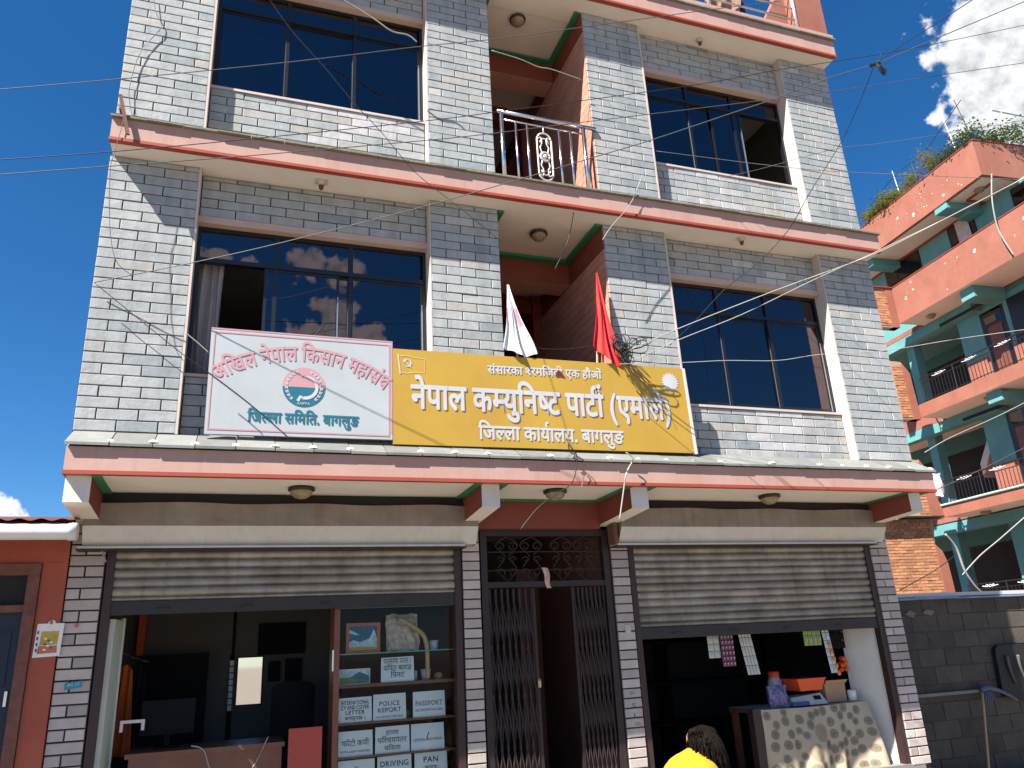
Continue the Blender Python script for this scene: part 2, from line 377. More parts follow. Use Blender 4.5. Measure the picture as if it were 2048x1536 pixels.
# pilaster and bay cores (the mortar bed behind the tiles)
WZ = [(3.94, 5.43, 5.09), (7.00, 8.33, 8.06)]
BAYY = .12
tile_spec = []
def tile_rows(x0, x1, z0, z1, y, ph, L=.312, pitch=.0975):
    z = z0; k = ph
    while z < z1-.02:
        zz = min(z+pitch, z1); x = x0
        seg = L*(.5 if k % 2 else 1.) * rnd.uniform(.97, 1.03)
        while x < x1-.015:
            xe = x+seg
            if x1-xe < .045: xe = x1
            xe = min(xe, x1)
            tile_spec.append((x, xe, z, zz, y)); x = xe; seg = L*rnd.uniform(.97, 1.03)
        z = zz; k += 1
for s_, (z0, z1) in enumerate(ST):
    for i in (0, 2, 4, 6):
        p = MB(); p.box(BX[i]+.002, BX[i+1]-.002, .015, .21, z0, z1-.001); p.build('pilaster', 'mortar', bld)
        tile_rows(BX[i]+.004, BX[i+1]-.004, z0+.004, z1-.004, 0., i//2+s_)
    wz0, wz1, wt = WZ[s_]
    for i in (1, 5):
        p = MB(); p.box(BX[i]+.002, BX[i+1]-.002, BAYY+.015, .24, z0, wz0-.03); p.build('sill_wall', 'mortar', bld)
        p = MB(); p.box(BX[i]+.002, BX[i+1]-.002, BAYY+.015, .24, wz1+.075, z1-.001); p.build('lintel_wall', 'mortar', bld)
        tile_rows(BX[i]+.018, BX[i+1]-.012, z0+.004, wz0-.032, BAYY, i)
        tile_rows(BX[i]+.018, BX[i+1]-.012, wz1+.078, z1-.004, BAYY, i+1)
        p = MB(); p.box(BX[i]+.001, BX[i+1]-.001, BAYY-.012, .26, wz1+.004, wz1+.075); p.build('lintel', 'orange_lintel', bld)
        p = MB(); p.box(BX[i]+.001, BX[i+1]-.001, BAYY-.015, .26, wz0-.03, wz0-.004); p.build('window_sill', 'strip_plaster', bld)
        # plastered reveal on the pilaster side and corner beads
        p = MB(); p.box(BX[i+1]-.008, BX[i+1]+.006, -.004, .2, z0+.001, z1-.002); p.build('plaster_strip', 'strip_plaster', bld)
        p = MB(); p.box(BX[i]-.008, BX[i]+.013, -.006, .2, z0+.001, z1-.002); p.build('corner_bead', 'strip_plaster', bld)
def tile_mesh(mb, x0, x1, z0, z1, y, tint, jit, a=.0045):
    yy = y+jit
    q = [(x0+a, z0+a), (x1-a, z0+a), (x1-a, z1-a), (x0+a, z1-a)]
    fr = [(p[0]+rnd.uniform(-.001,.001), yy+rnd.uniform(-.0012,.0012), p[1]+rnd.uniform(-.001,.001)) for p in q]
    ch = .004; cx, cz = (x0+x1)/2, (z0+z1)/2
    inn = [(p[0]+(ch if p[0] < cx else -ch), p[1]-.003, p[2]+(ch if p[2] < cz else -ch)) for p in fr]
    bk = [(p[0], y+.016, p[2]) for p in fr]
    mb.face(inn, 0, tint)
    for i in range(4):
        j = (i+1) % 4
        mb.face([fr[i], fr[j], inn[j], inn[i]], 0, tint); mb.face([bk[i], bk[j], fr[j], fr[i]], 0, tint)
def tone():
    u = rnd.random()
    if u < .015: return rnd.uniform(.95, 1.)
    if u < .06: return rnd.uniform(.84, .92)
    if u < .16: return rnd.uniform(.0, .22)
    return rnd.uniform(.3, .74)
def tile_size(t):
    x0, x1, z0, z1, y = t; d = (Vector(((x0+x1)/2, y, (z0+z1)/2))-CAM)
    if .95 < x0 and x1 < 5.75 and z1 < 4.27: return 0          # behind the signboards
    return (x1-x0)*(z1-z0)*abs(d.y)/d.length**3
tile_spec.sort(key=tile_size, reverse=True)
rest = MB()
for k, t in enumerate(tile_spec):
    tn = tone()
    if t[4] > .05 and t[2] < 7 and 6.2 < t[0] < 7.4 and rnd.random() < .35: tn = 1.
    if t[4] > .05 and 1.7 < t[0] < 2.5 and 6.4 < t[2] < 7 and rnd.random() < .5: tn = 1.
    if t[4] > .05 and tn < .75 and rnd.random() < .22: tn = rnd.uniform(.82, .93)
    if k < 300:
        m = MB(); tile_mesh(m, *t, tn, rnd.uniform(-.003, .003)); m.build('stone_tile', 'slate', bld, fixn=False)
    else: tile_mesh(rest, *t, tn, rnd.uniform(-.003, .003))
stuff(rest.build('stone_tiles', 'slate', bld, fixn=False))

# ledges
def ledge(z0, z1, fy=-.25, mossy=True):
    lg = MB(); lg.box(.028, 8.625, fy, .199, z0, z1, mm=[1, 0, 0, 0, 0, 0])
    o = lg.build('ledge', ['pink_paint', 'cream_soffit'], bld)
    t = MB(); t.box(.022, 8.631, fy-.008, fy+.05, z0-.006, z0+.024); t.build('red_trim', 'red_trim', o)
    if mossy:
        t = MB(); n = 29
        for i in range(n):
            xa, xb = .015+8.625*i/n, .015+8.625*(i+1)/n
            t.box(xa+.002, xb-.002, fy-.030-rnd.uniform(0,.012), -.002, z1+.001+rnd.uniform(0,.004), z1+.020+rnd.uniform(0,.008), t=rnd.random())
        t.build('stone_edging', 'moss_stone', o)
    return o
ledge(5.95, 6.175); 
l1 = ledge(2.95, 3.16, fy=-.25, mossy=False)
lt = ledge(8.94, 9.20)
t = MB(); t.box(.02, 8.635, -.262, -.10, 9.232, 9.30); t.build('parapet_kerb', 'pink_paint', lt)
# sloping coping of stone slabs over the shop ledge
n = 28
for i in range(n):
    xa, xb = .015+8.64*i/n, .015+8.64*(i+1)/n
    dz = rnd.uniform(-.003, .003); q = MB(); yf = -.285+rnd.uniform(-.006, .004); e = .0035
    q.hexa([(xa+e,yf,3.165+dz),(xb-e,yf,3.165+dz),(xb-e,-.002,3.325+dz),(xa+e,-.002,3.325+dz),(xa+e,yf,3.187+dz),(xb-e,yf,3.187+dz),(xb-e,-.002,3.349+dz),(xa+e,-.002,3.349+dz)], t=rnd.random())
    q.build('coping_slab', 'coping_stone', l1)
    if i % 2 == 0 or rnd.random() < .6:                       # blobs of pale mortar at the joints
        r_ = MB(); r_.lathe((xb, yf+.05+rnd.uniform(0,.05), 3.215), [(.0, .022), (.03, .012), (.045, -.008)], 8); stuff(r_.build('mortar_dab', 'white_plaster', l1, smooth=True))
# bed under the coping, and shop soffit
q = MB(); q.prism([(-.24,3.161),(-.001,3.161),(-.001,3.32)], 'x', .03, 8.62); q.build('coping_bed', 'concrete', l1)
q = MB(); q.box(.0, 8.65, .2005, .70, 2.95, 2.964); q.build('soffit', 'cream_soffit', bld)
# beam heads (brackets)
for xa, xb in ((.035, .215), (3.36, 3.53), (4.86, 5.045), (8.30, 8.465)):
    b = MB(); b.hexa([(xa,-.165,2.745),(xb,-.165,2.745),(xb,.66,2.70),(xa,.66,2.70),(xa,-.165,2.948),(xb,-.165,2.948),(xb,.66,2.948),(xa,.66,2.948)], mm=[2, 0, 0, 1, 1, 1])
    o = b.build('beam_head', ['white_plaster', 'brown_red', 'cream_soffit'], bld)
    gq = MB()
    gq.box(xb+.002, xb+.07, -.22, .5, 2.936, 2.9485); gq.box(max(xa-.07, .03), xa-.002, -.22, .5, 2.936, 2.9485); gq.build('green_border', 'green_paint', o)
q = MB(); q.box(3.532, 4.858, .56, .70, 2.665, 2.948); q.build('door_beam', 'brown_red', bld)
q = MB(); q.box(3.60, 4.79, .49, .558, 2.934, 2.9485); q.build('green_border', 'green_paint', bld)

# windows -------------------------------------------------------------
def window(x0, x1, z0, z1, zt, muls, opened, cur, yw=.185, broken=None):
    fr = MB(); f = .032
    fr.box(x0, x1, yw, yw+.06, z0, z0+f); fr.box(x0, x1, yw, yw+.06, z1-f, z1); fr.box(x0, x0+f, yw, yw+.06, z0+f, z1-f); fr.box(x1-f, x1, yw, yw+.06, z0+f, z1-f)
    fr.box(x0+f, x1-f, yw-.004, yw+.055, zt-.022, zt+.022)
    for m in muls: fr.box(m-.022, m+.022, yw-.003, yw+.05, zt+.022, z1-f); fr.box(m-.018, m+.018, yw+.004, yw+.05, z0+f, zt-.022)
    wn = fr.build('window', 'window_black', bld)
    xs = [x0+f]+list(muls)+[x1-f]
    for i in range(3):
        a, b = xs[i], xs[i+1]
        p = MB(); p.box(a+.023 if i else a, b-.023, yw+.022, yw+.027, zt+.022, z1-f); p.build('top_pane', 'tinted_glass', wn)
        yy = yw+.012 if i != 1 else yw+.032
        A, B = (a, b)
        if i in opened: A, B = opened[i]
        s2 = MB(); k = .028
        s2.box(A, A+k, yy, yy+.018, z0+f, zt-.022); s2.box(B-k, B, yy, yy+.018, z0+f, zt-.022); s2.box(A+k, B-k, yy, yy+.018, z0+f, z0+f+.03); s2.box(A+k, B-k, yy, yy+.018, zt-.05, zt-.022)
        sash = s2.build('sash', 'window_black', wn)
        e = MB(); e.box(B-.020, B-.006, yy-.006, yy-.0005, z0+f, zt-.25); e.build('sash_handle_strip', 'alu', sash)
        p = MB(); p.box(A+k, B-k, yy+.007, yy+.012, z0+f+.03, zt-.05); p.build('pane', 'tinted_glass', sash)
    for (ca, cb, mat, zlow) in cur:
        cm = MB(); nf = max(3, int((cb-ca)/.07))
        cm.grid(lambda u, v: (ca+(cb-ca)*u+.01*math.sin(v*5+u*9), yw+.16+.022*math.sin(u*nf*2*math.pi+.6*math.sin(v*4))+.008*math.sin(u*40), zlow+(z1-.03-zlow)*v), nf*8, 10)
        cm.build('curtain', mat, wn, smooth=True)
    return wn
window(.785, 2.962, 3.94, 5.43, 5.09, (1.50, 2.205), {0: (1.40, 2.10)}, [(.80, 1.03, 'curtain', 3.96), (2.55, 2.93, 'curtain', 3.96), (2.22, 2.5, 'curtain_print', 3.96)])
window(5.725, 7.862, 3.94, 5.43, 5.09, (6.43, 7.11), {}, [(5.95, 6.4, 'curtain_print', 3.96), (6.5, 6.62, 'curtain', 3.96), (7.15, 7.5, 'curtain_print', 3.96), (7.56, 7.80, 'curtain', 3.96)])
window(.785, 2.962, 7.0, 8.33, 8.06, (1.50, 2.205), {}, [(1.1, 1.3, 'curtain', 7.02), (2.5, 2.9, 'curtain', 7.02)])
window(5.725, 7.862, 7.0, 8.33, 8.06, (6.43, 7.11), {2: (6.75, 7.22)}, [(5.95, 6.2, 'curtain', 7.02)])

# passages (recessed landings) between the pilasters ----------------------------
for s_, (z0, z1) in enumerate(ST):
    w_ = MB(); tb = MB()
    w_.box(4.942, 4.958, .212, 6, z0, z1-.002); w_.box(3.70, 3.712, .212, 6, z0, z1-.002)
    w_.build('passage_wall', 'passage_joint', bld)
    z = z0+.01; k = 0
    while z < z1-.30:
        y = .006; first = True
        while y < 3.4:
            L = .31 if not (first and k % 2) else .155
            ye = min(y+L, 3.4); tb.box(4.926, 4.943, y+.003, ye-.003, z+.003, min(z+.0975, z1-.30)-.003, t=rnd.random()); y = ye; first = False
        z += .0975; k += 1
    tb.build('passage_tiles', 'passage_tile', bld)['kind'] = 'stuff'
    q = MB(); q.box(4.920, 4.9415, .004, 3.5, z1-.30, z1-.03); q.build('wall_band', 'brown_red', bld)
    q = MB(); q.box(4.85, 4.9195, .0, .95, z1-.028, z1-.002); q.box(3.72, 4.848, .87, .948, z1-.028, z1-.002); q.box(3.718, 3.78, .0, .86, z1-.028, z1-.002); q.build('green_border', 'green_paint', bld)
    q = MB(); q.box(3.714, 4.919, .95, 1.25, z1-.30, z1-.001, mm=[1, 0, 0, 0, 0, 0]); q.build('cross_beam', ['brown_red', 'passage_tile'], bld)
    q = MB(); q.box(4.80, 4.925, 1.9, 2.2, z0, z1-.001); q.box(3.714, 4.80, 1.95, 2.15, z1-.24, z1-.001); q.build('inner_portal', 'brown_red', bld)
    q = MB(); q.box(3.714, 4.925, -.1, 6, z0-.03, z0-.004); q.build('landing_floor', 'concrete', bld)
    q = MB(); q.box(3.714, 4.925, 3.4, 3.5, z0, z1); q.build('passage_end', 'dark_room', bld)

# ground floor carcass -----------------------------------------------------------
PIER = [(0., .27), (3.38, 3.56), (4.98, 5.18), (8.37, 8.64)]
for i, (a, b) in enumerate(PIER):
    p = MB(); p.box(a+.002, b-.002, .637, .86, 0, 2.94); pr_ = p.build('pier', 'mortar', bld)
    z = .12; k = i
    while z < 2.9:
        zz = z+.0895
        cuts = [a, b] if (k % 2 or b-a < .22) else [a, a+(b-a)*rnd.uniform(.4,.47), b]
        for u, v in zip(cuts, cuts[1:]):
            m = MB(); tile_mesh(m, u, v, z, zz, .62, rnd.random(), rnd.uniform(-.002,.002), .0065); m.build('pier_tile', 'pier_stone', pr_, fixn=False)
        z = zz; k += 1
c = MB(); c.box(3.40, 3.54, .861, 4.4, 0, 2.96); c.box(5.0, 5.16, .861, 4.4, 0, 2.96); c.box(.1, 3.4, 2.75, 2.85, 0, 2.96); c.box(3.54, 5.0, 3.6, 3.7, 0, 2.96)
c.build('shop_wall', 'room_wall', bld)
c = MB(); c.box(5.162, 8.55, 3.3, 3.4, 0, 2.96); c.box(5.162, 5.18, .87, 3.3, .14, 2.95); c.box(8.53, 8.548, .87, 3.3, .14, 2.95); c.box(5.18, 8.53, .87, 3.3, 2.93, 2.948); c.box(5.18, 8.53, .87, 3.3, .141, .15); c.build('shop_shade_lining', 'dark_room', bld)  # near-black sheets over the walls: the shop's inner shade put into colour
c = MB(); c.box(.1, 8.55, .62, 4.4, .0, .14); c.build('shop_floor', 'concrete', bld)

# roof: parapet pier and steel railing
q = MB(); q.box(8.165, 8.62, -.20, .25, 9.302, 10.6); q.box(7.72, 8.16, .12, .25, 9.302, 9.55); q.prism([(7.62,9.302),(8.163,9.302),(8.163,10.3)], 'y', .0, .11)
q.build('roof_pier', 'orange_wall' if 'orange_wall' in MATS else 'pink_paint', bld)
# ------------------------------------------------------------------ roller shutters
mk('shutter_hood', (.27,.225,.18), (.17,.12,.08), rough=.55, metal=.25, scale=2.2, amt=.9, streak=.35, streakcol=(.13,.08,.05))
mk('hood_lip', (.52,.50,.46), (.42,.40,.36), rough=.5, metal=.2, scale=4, amt=.7, streak=.15)  # paler than the hood: bounce from the sunlit street put into its colour
mk('slat_metal', (.34,.30,.25), (.16,.13,.10), rough=.5, metal=.35, scale=4, amt=1., tint=.16, streak=.5, streakcol=(.10,.08,.06))
mk('dark_steel', (.020,.016,.017), (.035,.022,.018), rough=.5, scale=9, amt=.8)
mk('guide_paint', (.042,.019,.017), (.025,.014,.014), rough=.5, scale=6)
mk('rust', (.16,.07,.04), (.08,.04,.025), rough=.85, scale=18, amt=1., bump=.4)
def shutter(label, x0, x1, zb, hx0, hx1):
    t = thing('roller_shutter', label, 'shutter', ((x0+x1)/2, .66, 0), 'roller shutters over the shop fronts')
    n = 24; h = MB()                                        # slightly dented sheet
    def hd(u, v):
        x = hx0+(hx1-hx0)*u; wob = .006*math.sin(u*17+x)+.004*math.sin(u*41)
        pr = [(.455,2.868),(.405,2.862),(.40,2.66)]
        if v < .5: a, b, k = pr[0], pr[1], v*2
        else: a, b, k = pr[1], pr[2], v*2-1
        sag = .012*math.sin(u*3.1*math.pi+1)**2 if v < .9 else 0
        return (x, a[0]+(b[0]-a[0])*k+wob*(1 if 0 < v < 1 else 0), a[1]+(b[1]-a[1])*k-sag)
    h.grid(hd, n, 6)
    for x in (hx0, hx1): h.face([(x,.64,2.862),(x,.405,2.862),(x,.40,2.66),(x,.50,2.50),(x,.64,2.50)])
    h.build('hood', 'shutter_hood', t)
    l = MB(); l.grid(lambda u, v: (hx0+(hx1-hx0)*u, .3985+.10*v, 2.659-.157*v), n, 2); l.box(hx0-.03, hx1-.12, .46, .62, 2.482, 2.4995); l.build('hood_lip', 'hood_lip', t)
    b = MB(); b.box(hx0-.04, hx1-.10, .47, .64, 2.470, 2.481); b.build('hood_flange', 'dark_steel', t)
    b = MB(); b.box(hx0+.01, hx1-.01, .46, .475, 2.80, 2.944); b.build('gap_shade_strip', 'dark_room', t)  # added dark strip, stands in for the shade in the gap above the hood
    z = 2.49; p = .0775; z_end = zb+.11
    while z > z_end+.01:
        za = max(z-p, z_end); s = MB(); tn = rnd.random()
        pr = [(-.014,0),(.006,.07),(.016,.22),(.020,.48),(.017,.74),(.006,.90),(-.014,.96),(-.014,1.)]
        o0 = rnd.uniform(-.003,.003); ph_ = rnd.uniform(0,6.28)
        for q in range(24):
            xa = x0+(x1-x0)*q/24; xb = x0+(x1-x0)*(q+1)/24; wa = o0+.004*math.sin(xa*3.1+z*9)+.003*math.sin(xa*7+ph_); wb = o0+.004*math.sin(xb*3.1+z*9)+.003*math.sin(xb*7+ph_)
            for (d0, v0), (d1, v1) in zip(pr, pr[1:]):
                s.face([(xa,.672-d0+wa,z-(z-za)*v0),(xb,.672-d0+wb,z-(z-za)*v0),(xb,.672-d1+wb,z-(z-za)*v1),(xa,.672-d1+wa,z-(z-za)*v1)], 0, tn)
        s.build('slat', 'slat_metal', t, smooth=True); z = za
    b = MB(); b.box(x0-.01, x1+.01, .648, .69, zb, zb+.109); o = b.build('bottom_bar', 'dark_steel', t)
    for q in range(4):
        xx = x0+(x1-x0)*(q+.6)/4.4; r_ = MB(); r_.tube([(xx-.05,.640,zb+.045),(xx-.04,.628,zb+.05),(xx+.04,.628,zb+.05),(xx+.05,.640,zb+.045)], .006, 5); r_.build('pull', 'dark_steel', o)
    for (a, c_) in ((x0-.065, x0), (x1, x1+.065)):
        gq = MB(); gq.box(a, c_, .636, .72, .14, 2.469); gq.build('guide_rail', 'guide_paint', t)
    return t
shutter('half raised grey roller shutter over the photo and document shop, beside the red house', .345, 3.305, 1.955, .10, 3.49)
shutter('grey roller shutter pulled halfway down over the shop with the patterned counter cloth', 5.255, 8.30, 1.555, 5.02, 8.46)
# torn cable stub at the shutter motor box
q = MB(); q.box(4.955, 5.0, .45, .60, 2.50, 2.80); tag(q.build('motor_box', 'rust', origin=(4.97,.5,2.5)), 'small rusty box hanging below the beam head at the right shutter hood', 'box')

# ------------------------------------------------------------------ folding gate in the doorway
mk('gate_brown', (.026,.013,.012), (.016,.010,.010), rough=.5, scale=10, amt=.8)
gt = thing('folding_gate', 'dark brown collapsible lattice gate standing half open in the central doorway', 'gate', (4.28, .66, .1))
f = MB(); f.box(3.575, 3.64, .64, .72, .1, 2.66); f.box(4.90, 4.968, .64, .72, .1, 2.66); f.box(3.64, 4.90, .64, .72, 2.60, 2.662); f.box(3.64, 4.90, .645, .71, 2.10, 2.155)
f.build('frame', 'gate_brown', gt)
f = MB()
for z in (2.27, 2.45): f.tube([(3.64,.68,z),(4.9,.68,z)], .006, 5)
for cx in (3.86, 4.12, 4.45, 4.70):
    for sgn in (-1, 1):
        for cz, rr in ((2.50, .055), (2.24, .055), (2.37, .04)):
            f.tube([(cx+sgn*(.06+ (q[0]-0)), .68, q[1]) for q in [(rr*(1-k/14)*math.cos(k*.55), cz+rr*(1-k/14)*math.sin(k*.55)) for k in range(14)]], .006, 5)
        f.tube(smoothpath([(cx,.68,2.16),(cx+sgn*.10,.68,2.28),(cx+sgn*.02,.68,2.40),(cx+sgn*.12,.68,2.52),(cx,.68,2.60)], 5), .006, 5)
f.build('scroll_grille', 'gate_brown', gt)
def lattice(xa, xb, n):
    for i in range(n+1):
        x = xa+(xb-xa)*i/n
        b = MB(); b.box(x-.011, x+.011, .664, .694, .13, 2.09); b.build('gate_bar', 'gate_brown', gt)
    l = MB(); per = .42
    for i in range(n):
        x, X = xa+(xb-xa)*i/n, xa+(xb-xa)*(i+1)/n
        for k in range(4):
            z = .25+k*per*1.05
            l.tube([(x,.657,z),(X,.657,z+per*.9)], .008, 4); l.tube([(x,.651,z+per*.9),(X,.651,z)], .008, 4)
    l.build('lattice', 'gate_brown', gt)
lattice(3.66, 4.09, 7); lattice(4.55, 4.88, 7)
q = MB(); q.box(4.095, 4.125, .655, .70, .13, 2.09); q.box(4.52, 4.545, .655, .70, .13, 2.09); q.build('meeting_stile', 'gate_brown', gt)
mk('brass', (.45,.40,.30), rough=.35, metal=.9)
q = MB(); q.box(4.10, 4.13, .635, .65, 1.17, 1.23); q.tube(arc_pts := [(4.115+.012*math.cos(a), .643, 1.23+.018*math.sin(a)) for a in (0,.5,1,1.57,2.1,2.6,3.14)], .004, 5); q.build('padlock', 'brass', gt)
# wooden door leaf standing open behind, and pinkish corridor walls
mk('door_wood', (.10,.042,.03), (.06,.028,.022), rough=.45, scale=5, amt=.8)
mk('corridor_pink', (.20,.09,.065), (.14,.065,.05), rough=.8, scale=2)
d = thing('door_leaf', 'brown wooden door leaf standing open behind the folding gate', 'door', (4.2, 1.0, .1))
q = MB(); q.hexa([(4.08,.95,.15),(4.40,1.25,.15),(4.37,1.28,.15),(4.05,.98,.15),(4.08,.95,2.3),(4.40,1.25,2.3),(4.37,1.28,2.3),(4.05,.98,2.3)]); q.build('leaf', 'door_wood', d)
q = MB(); q.box(4.06, 4.075, .935, .95, 1.3, 1.42); q.build('handle', 'brass', d)
q = MB(); q.box(4.972, 4.998, .87, 3.6, .14, 2.95); q.box(3.545, 3.57, .87, 3.6, .14, 2.95); q.build('corridor_lining', 'corridor_pink', bld)
mk('newspaper', (.62,.45,.40), (.35,.14,.11), rough=.9, scale=14, amt=1.)
q = MB(); q.grid(lambda u, v: (4.205+.07*u+.05*v*(1-.3*u)+.01*math.sin(v*6), .635-.012*math.sin(u*math.pi*1.5), 2.285-.20*v), 4, 8)
tag(q.build('folded_newspaper', 'newspaper', origin=(4.25,.63,2.18), smooth=True), 'pink folded paper tucked into the rail of the folding gate', 'paper')

# ------------------------------------------------------------------ signboards
mk('sign_white', (.375,.41,.43), (.335,.36,.375), rough=.4, scale=1.8, amt=1., streak=.12, streakcol=(.25,.25,.24))
mk('sign_yellow', (.415,.262,.038), (.365,.222,.036), rough=.42, scale=1.6, amt=1., streak=.12, streakcol=(.30,.19,.06))
mk('sign_frame_white', (.55,.53,.51), rough=.4)
mk('print_pink', (.44,.235,.265), (.405,.21,.24), rough=.45, scale=8)
mk('print_teal', (.012,.13,.19), rough=.45)
mk('print_white', (.46,.46,.48), rough=.45)
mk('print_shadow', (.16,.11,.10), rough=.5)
mk('print_dimwhite', (.58,.48,.22), rough=.5)
YS = -.115
ws = thing('white_signboard', 'white signboard with curved pink lettering and a round pink and teal emblem on the ledge', 'sign', (1.78, YS+.015, 3.30))
q = MB(); q.hexa([(.992,YS,3.335),(2.562,YS,3.345),(2.562,YS+.03,3.345),(.992,YS+.03,3.335),(.985,YS,4.290),(2.562,YS,4.292),(2.562,YS+.03,4.292),(.985,YS+.03,4.290)]); q.build('panel', 'sign_white', ws)
q = MB()
for (a, b, c_, d_) in ((1.012,2.537,4.245,4.256),(1.012,2.537,3.372,3.385),(1.012,1.022,3.385,4.245),(2.525,2.537,3.385,4.245)): q.box(a, b, YS-.003, YS-.0005, c_, d_)
q.box(.985, 2.562, YS-.002, YS-.0004, 4.278, 4.2905); q.box(2.548, 2.562, YS-.002, YS-.0004, 3.40, 4.277)
q.build('border', 'print_pink', ws)
q = MB(); Rr = 1.22; acx, acz = 1.775, 4.035-Rr
tk = ['अ','ि','ख','ल',' ','न','े','प','ा','ल',' ','ि','क','स','ा','न',' ','म','ह','ा','स','ं','घ']
LEN = 1.515
def arcmap(x, h):
    th = (x-LEN/2)/Rr; r_ = Rr+h; return acx+r_*math.sin(th), acz+r_*math.cos(th)
put_text(q, tk, 0, LEN, 0, .128, YS-.003, bold=.024, arcfn=arcmap); q.build('lettering', 'print_pink', ws, fixn=False)
q = MB(); put_text(q, ['ि','ज',('ल',),'ल','ा',' ','स','ि','म','ि','त','.',' ','ब','ा','ग','ल','ु','ङ'], 1.325, 2.26, 3.455, .085, YS-.003, bold=.03); q.build('lettering', 'print_teal', ws, fixn=False)
em = MB(); ecx, ecz, eR = 1.780, 3.790, .182
em.face([(x, YS-.0025, z) for x, z in arc(ecx, ecz, eR, 0, 180, 28)], 0); em.face([(x, YS-.0025, z) for x, z in arc(ecx, ecz, eR, 180, 360, 28)], 1)
eo = em.build('emblem', ['print_pink', 'print_teal'], ws, fixn=False)
q = MB(); yl = YS-.0045
ribbon(q, arc(ecx+.01, ecz+.0, .10, 115, -100, 20), lambda t: .008+.022*math.sin(min(1,t*1.05)*math.pi*.6), yl)
ribbon(q, [(ecx-.005,ecz-.098),(ecx-.028,ecz-.088),(ecx-.05,ecz-.13)], .026, yl)
for sg in (-1, 1):
    for k in range(9):
        an = math.radians(-90+sg*(38+k*14)); px, pz = ecx+.148*math.cos(an), ecz+.148*math.sin(an)
        for off in (-.35, .35):
            dx, dz = math.cos(an+sg*1.57+off), math.sin(an+sg*1.57+off)
            ribbon(q, [(px,pz),(px+dx*.015,pz+dz*.015),(px+dx*.034,pz+dz*.034)], lambda t: .003+.012*math.sin(t*math.pi), yl)
q.face([(ecx-.015+ (.017 if i%2 else .007)*math.cos(i*math.pi/5), yl, ecz+.105+(.017 if i%2 else .007)*math.sin(i*math.pi/5)) for i in range(10)])
put_text(q, list('ANPFA'), ecx-.055, ecx+.055, ecz-.163, .024, yl, bold=.01, cap=.69)
q.build('emblem_print', 'print_white', eo, fixn=False)

ysn = thing('yellow_signboard', 'long yellow signboard with large white lettering and a white sun on the ledge', 'sign', (4.12, YS+.015, 3.29))
q = MB(); q.hexa([(2.567,YS,3.305),(5.665,YS,3.325),(5.665,YS+.035,3.325),(2.567,YS+.035,3.305),(2.563,YS,4.222),(5.640,YS,4.245),(5.640,YS+.035,4.245),(2.563,YS+.035,4.222)]); q.build('panel', 'sign_yellow', ysn)
q = MB(); q.hexa([(5.668,YS-.004,3.315),(5.700,YS-.004,3.315),(5.700,YS+.04,3.315),(5.668,YS+.04,3.315),(5.643,YS-.004,4.245),(5.675,YS-.004,4.245),(5.675,YS+.04,4.245),(5.643,YS+.04,4.245)]); q.build('edge_strip', 'sign_frame_white', ysn)
L2 = ['न','े','प','ा','ल',' ','क',('म',),'य','ु','ि','न',('ष',),'ट',' ','प','ा','ट','ी','^',' ','(','ए','म','ा','ल','े',')']
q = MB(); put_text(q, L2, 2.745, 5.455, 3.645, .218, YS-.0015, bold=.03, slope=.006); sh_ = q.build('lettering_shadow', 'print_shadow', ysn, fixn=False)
q = MB(); put_text(q, L2, 2.735, 5.445, 3.653, .218, YS-.0035, bold=.03, slope=.006); q.build('lettering', 'print_white', ysn, fixn=False)
q = MB(); put_text(q, ['स','ं','स','ा','र','क','ा',' ',('श',),'र','म','ि','ज','व','ी',' ','ए','क',' ','ह','ौ','ओ','ं'], 3.48, 4.69, 4.040, .078, YS-.003, bold=.03, slope=.02); q.build('lettering', 'print_white', ysn, fixn=False)
q = MB(); put_text(q, ['ि','ज',('ल',),'ल','ा',' ','क','ा','य','^','ा','ल','य','.',' ','ब','ा','ग','ल','ु','ङ'], 3.37, 4.87, 3.385, .125, YS-.003, bold=.03, slope=.006); q.build('lettering', 'print_white', ysn, fixn=False)
q = MB(); cx, cz = 5.478, 4.083
q.face([(cx+(.108 if i%2 else .082)*math.cos(i*math.pi/20), YS-.003, cz+(.108 if i%2 else .082)*math.sin(i*math.pi/20)) for i in range(40)]); q.build('sun_emblem', 'print_white', ysn, fixn=False)
q = MB(); ribbon(q, [(2.612,4.17),(2.634,3.972)], .014, YS-.003); fl = [(2.625,4.150),(2.70,4.163),(2.76,4.145),(2.868,4.142),(2.862,4.0),(2.77,4.0),(2.70,3.985),(2.635,3.99)]
ribbon(q, fl, .006, YS-.003, 1)
ribbon(q, arc(2.700, 4.085, .034, 100, -120, 12), lambda t: .004+.012*math.sin(t*math.pi), YS-.0032); ribbon(q, [(2.672,4.11),(2.735,4.045)], .011, YS-.0036); ribbon(q, [(2.665,4.095),(2.69,4.125)], .02, YS-.0039)
q.build('flag_emblem', ['print_white', 'print_dimwhite'], ysn, fixn=False)
mk('tear_dark', (.10,.02,.03), rough=.9)
q = MB(); q.face([(4.19,YS-.005,4.08),(4.215,YS-.007,4.125),(4.25,YS-.006,4.105),(4.29,YS-.005,4.045),(4.24,YS-.005,4.055),(4.185,YS-.005,4.05)]); q.build('torn_patch', 'tear_dark', ysn, fixn=False)
# wooden prop that holds the signs
q = MB(); q.tube([(1.60,.10,3.95),(1.93,-.02,4.42),(1.95,-.03,4.46)], .006, 5, 0); tag(q.build('sign_tie_rod', 'wire_black', origin=(1.7,.05,4.0)), 'thin black rod rising behind the white signboard at the window', 'rod')

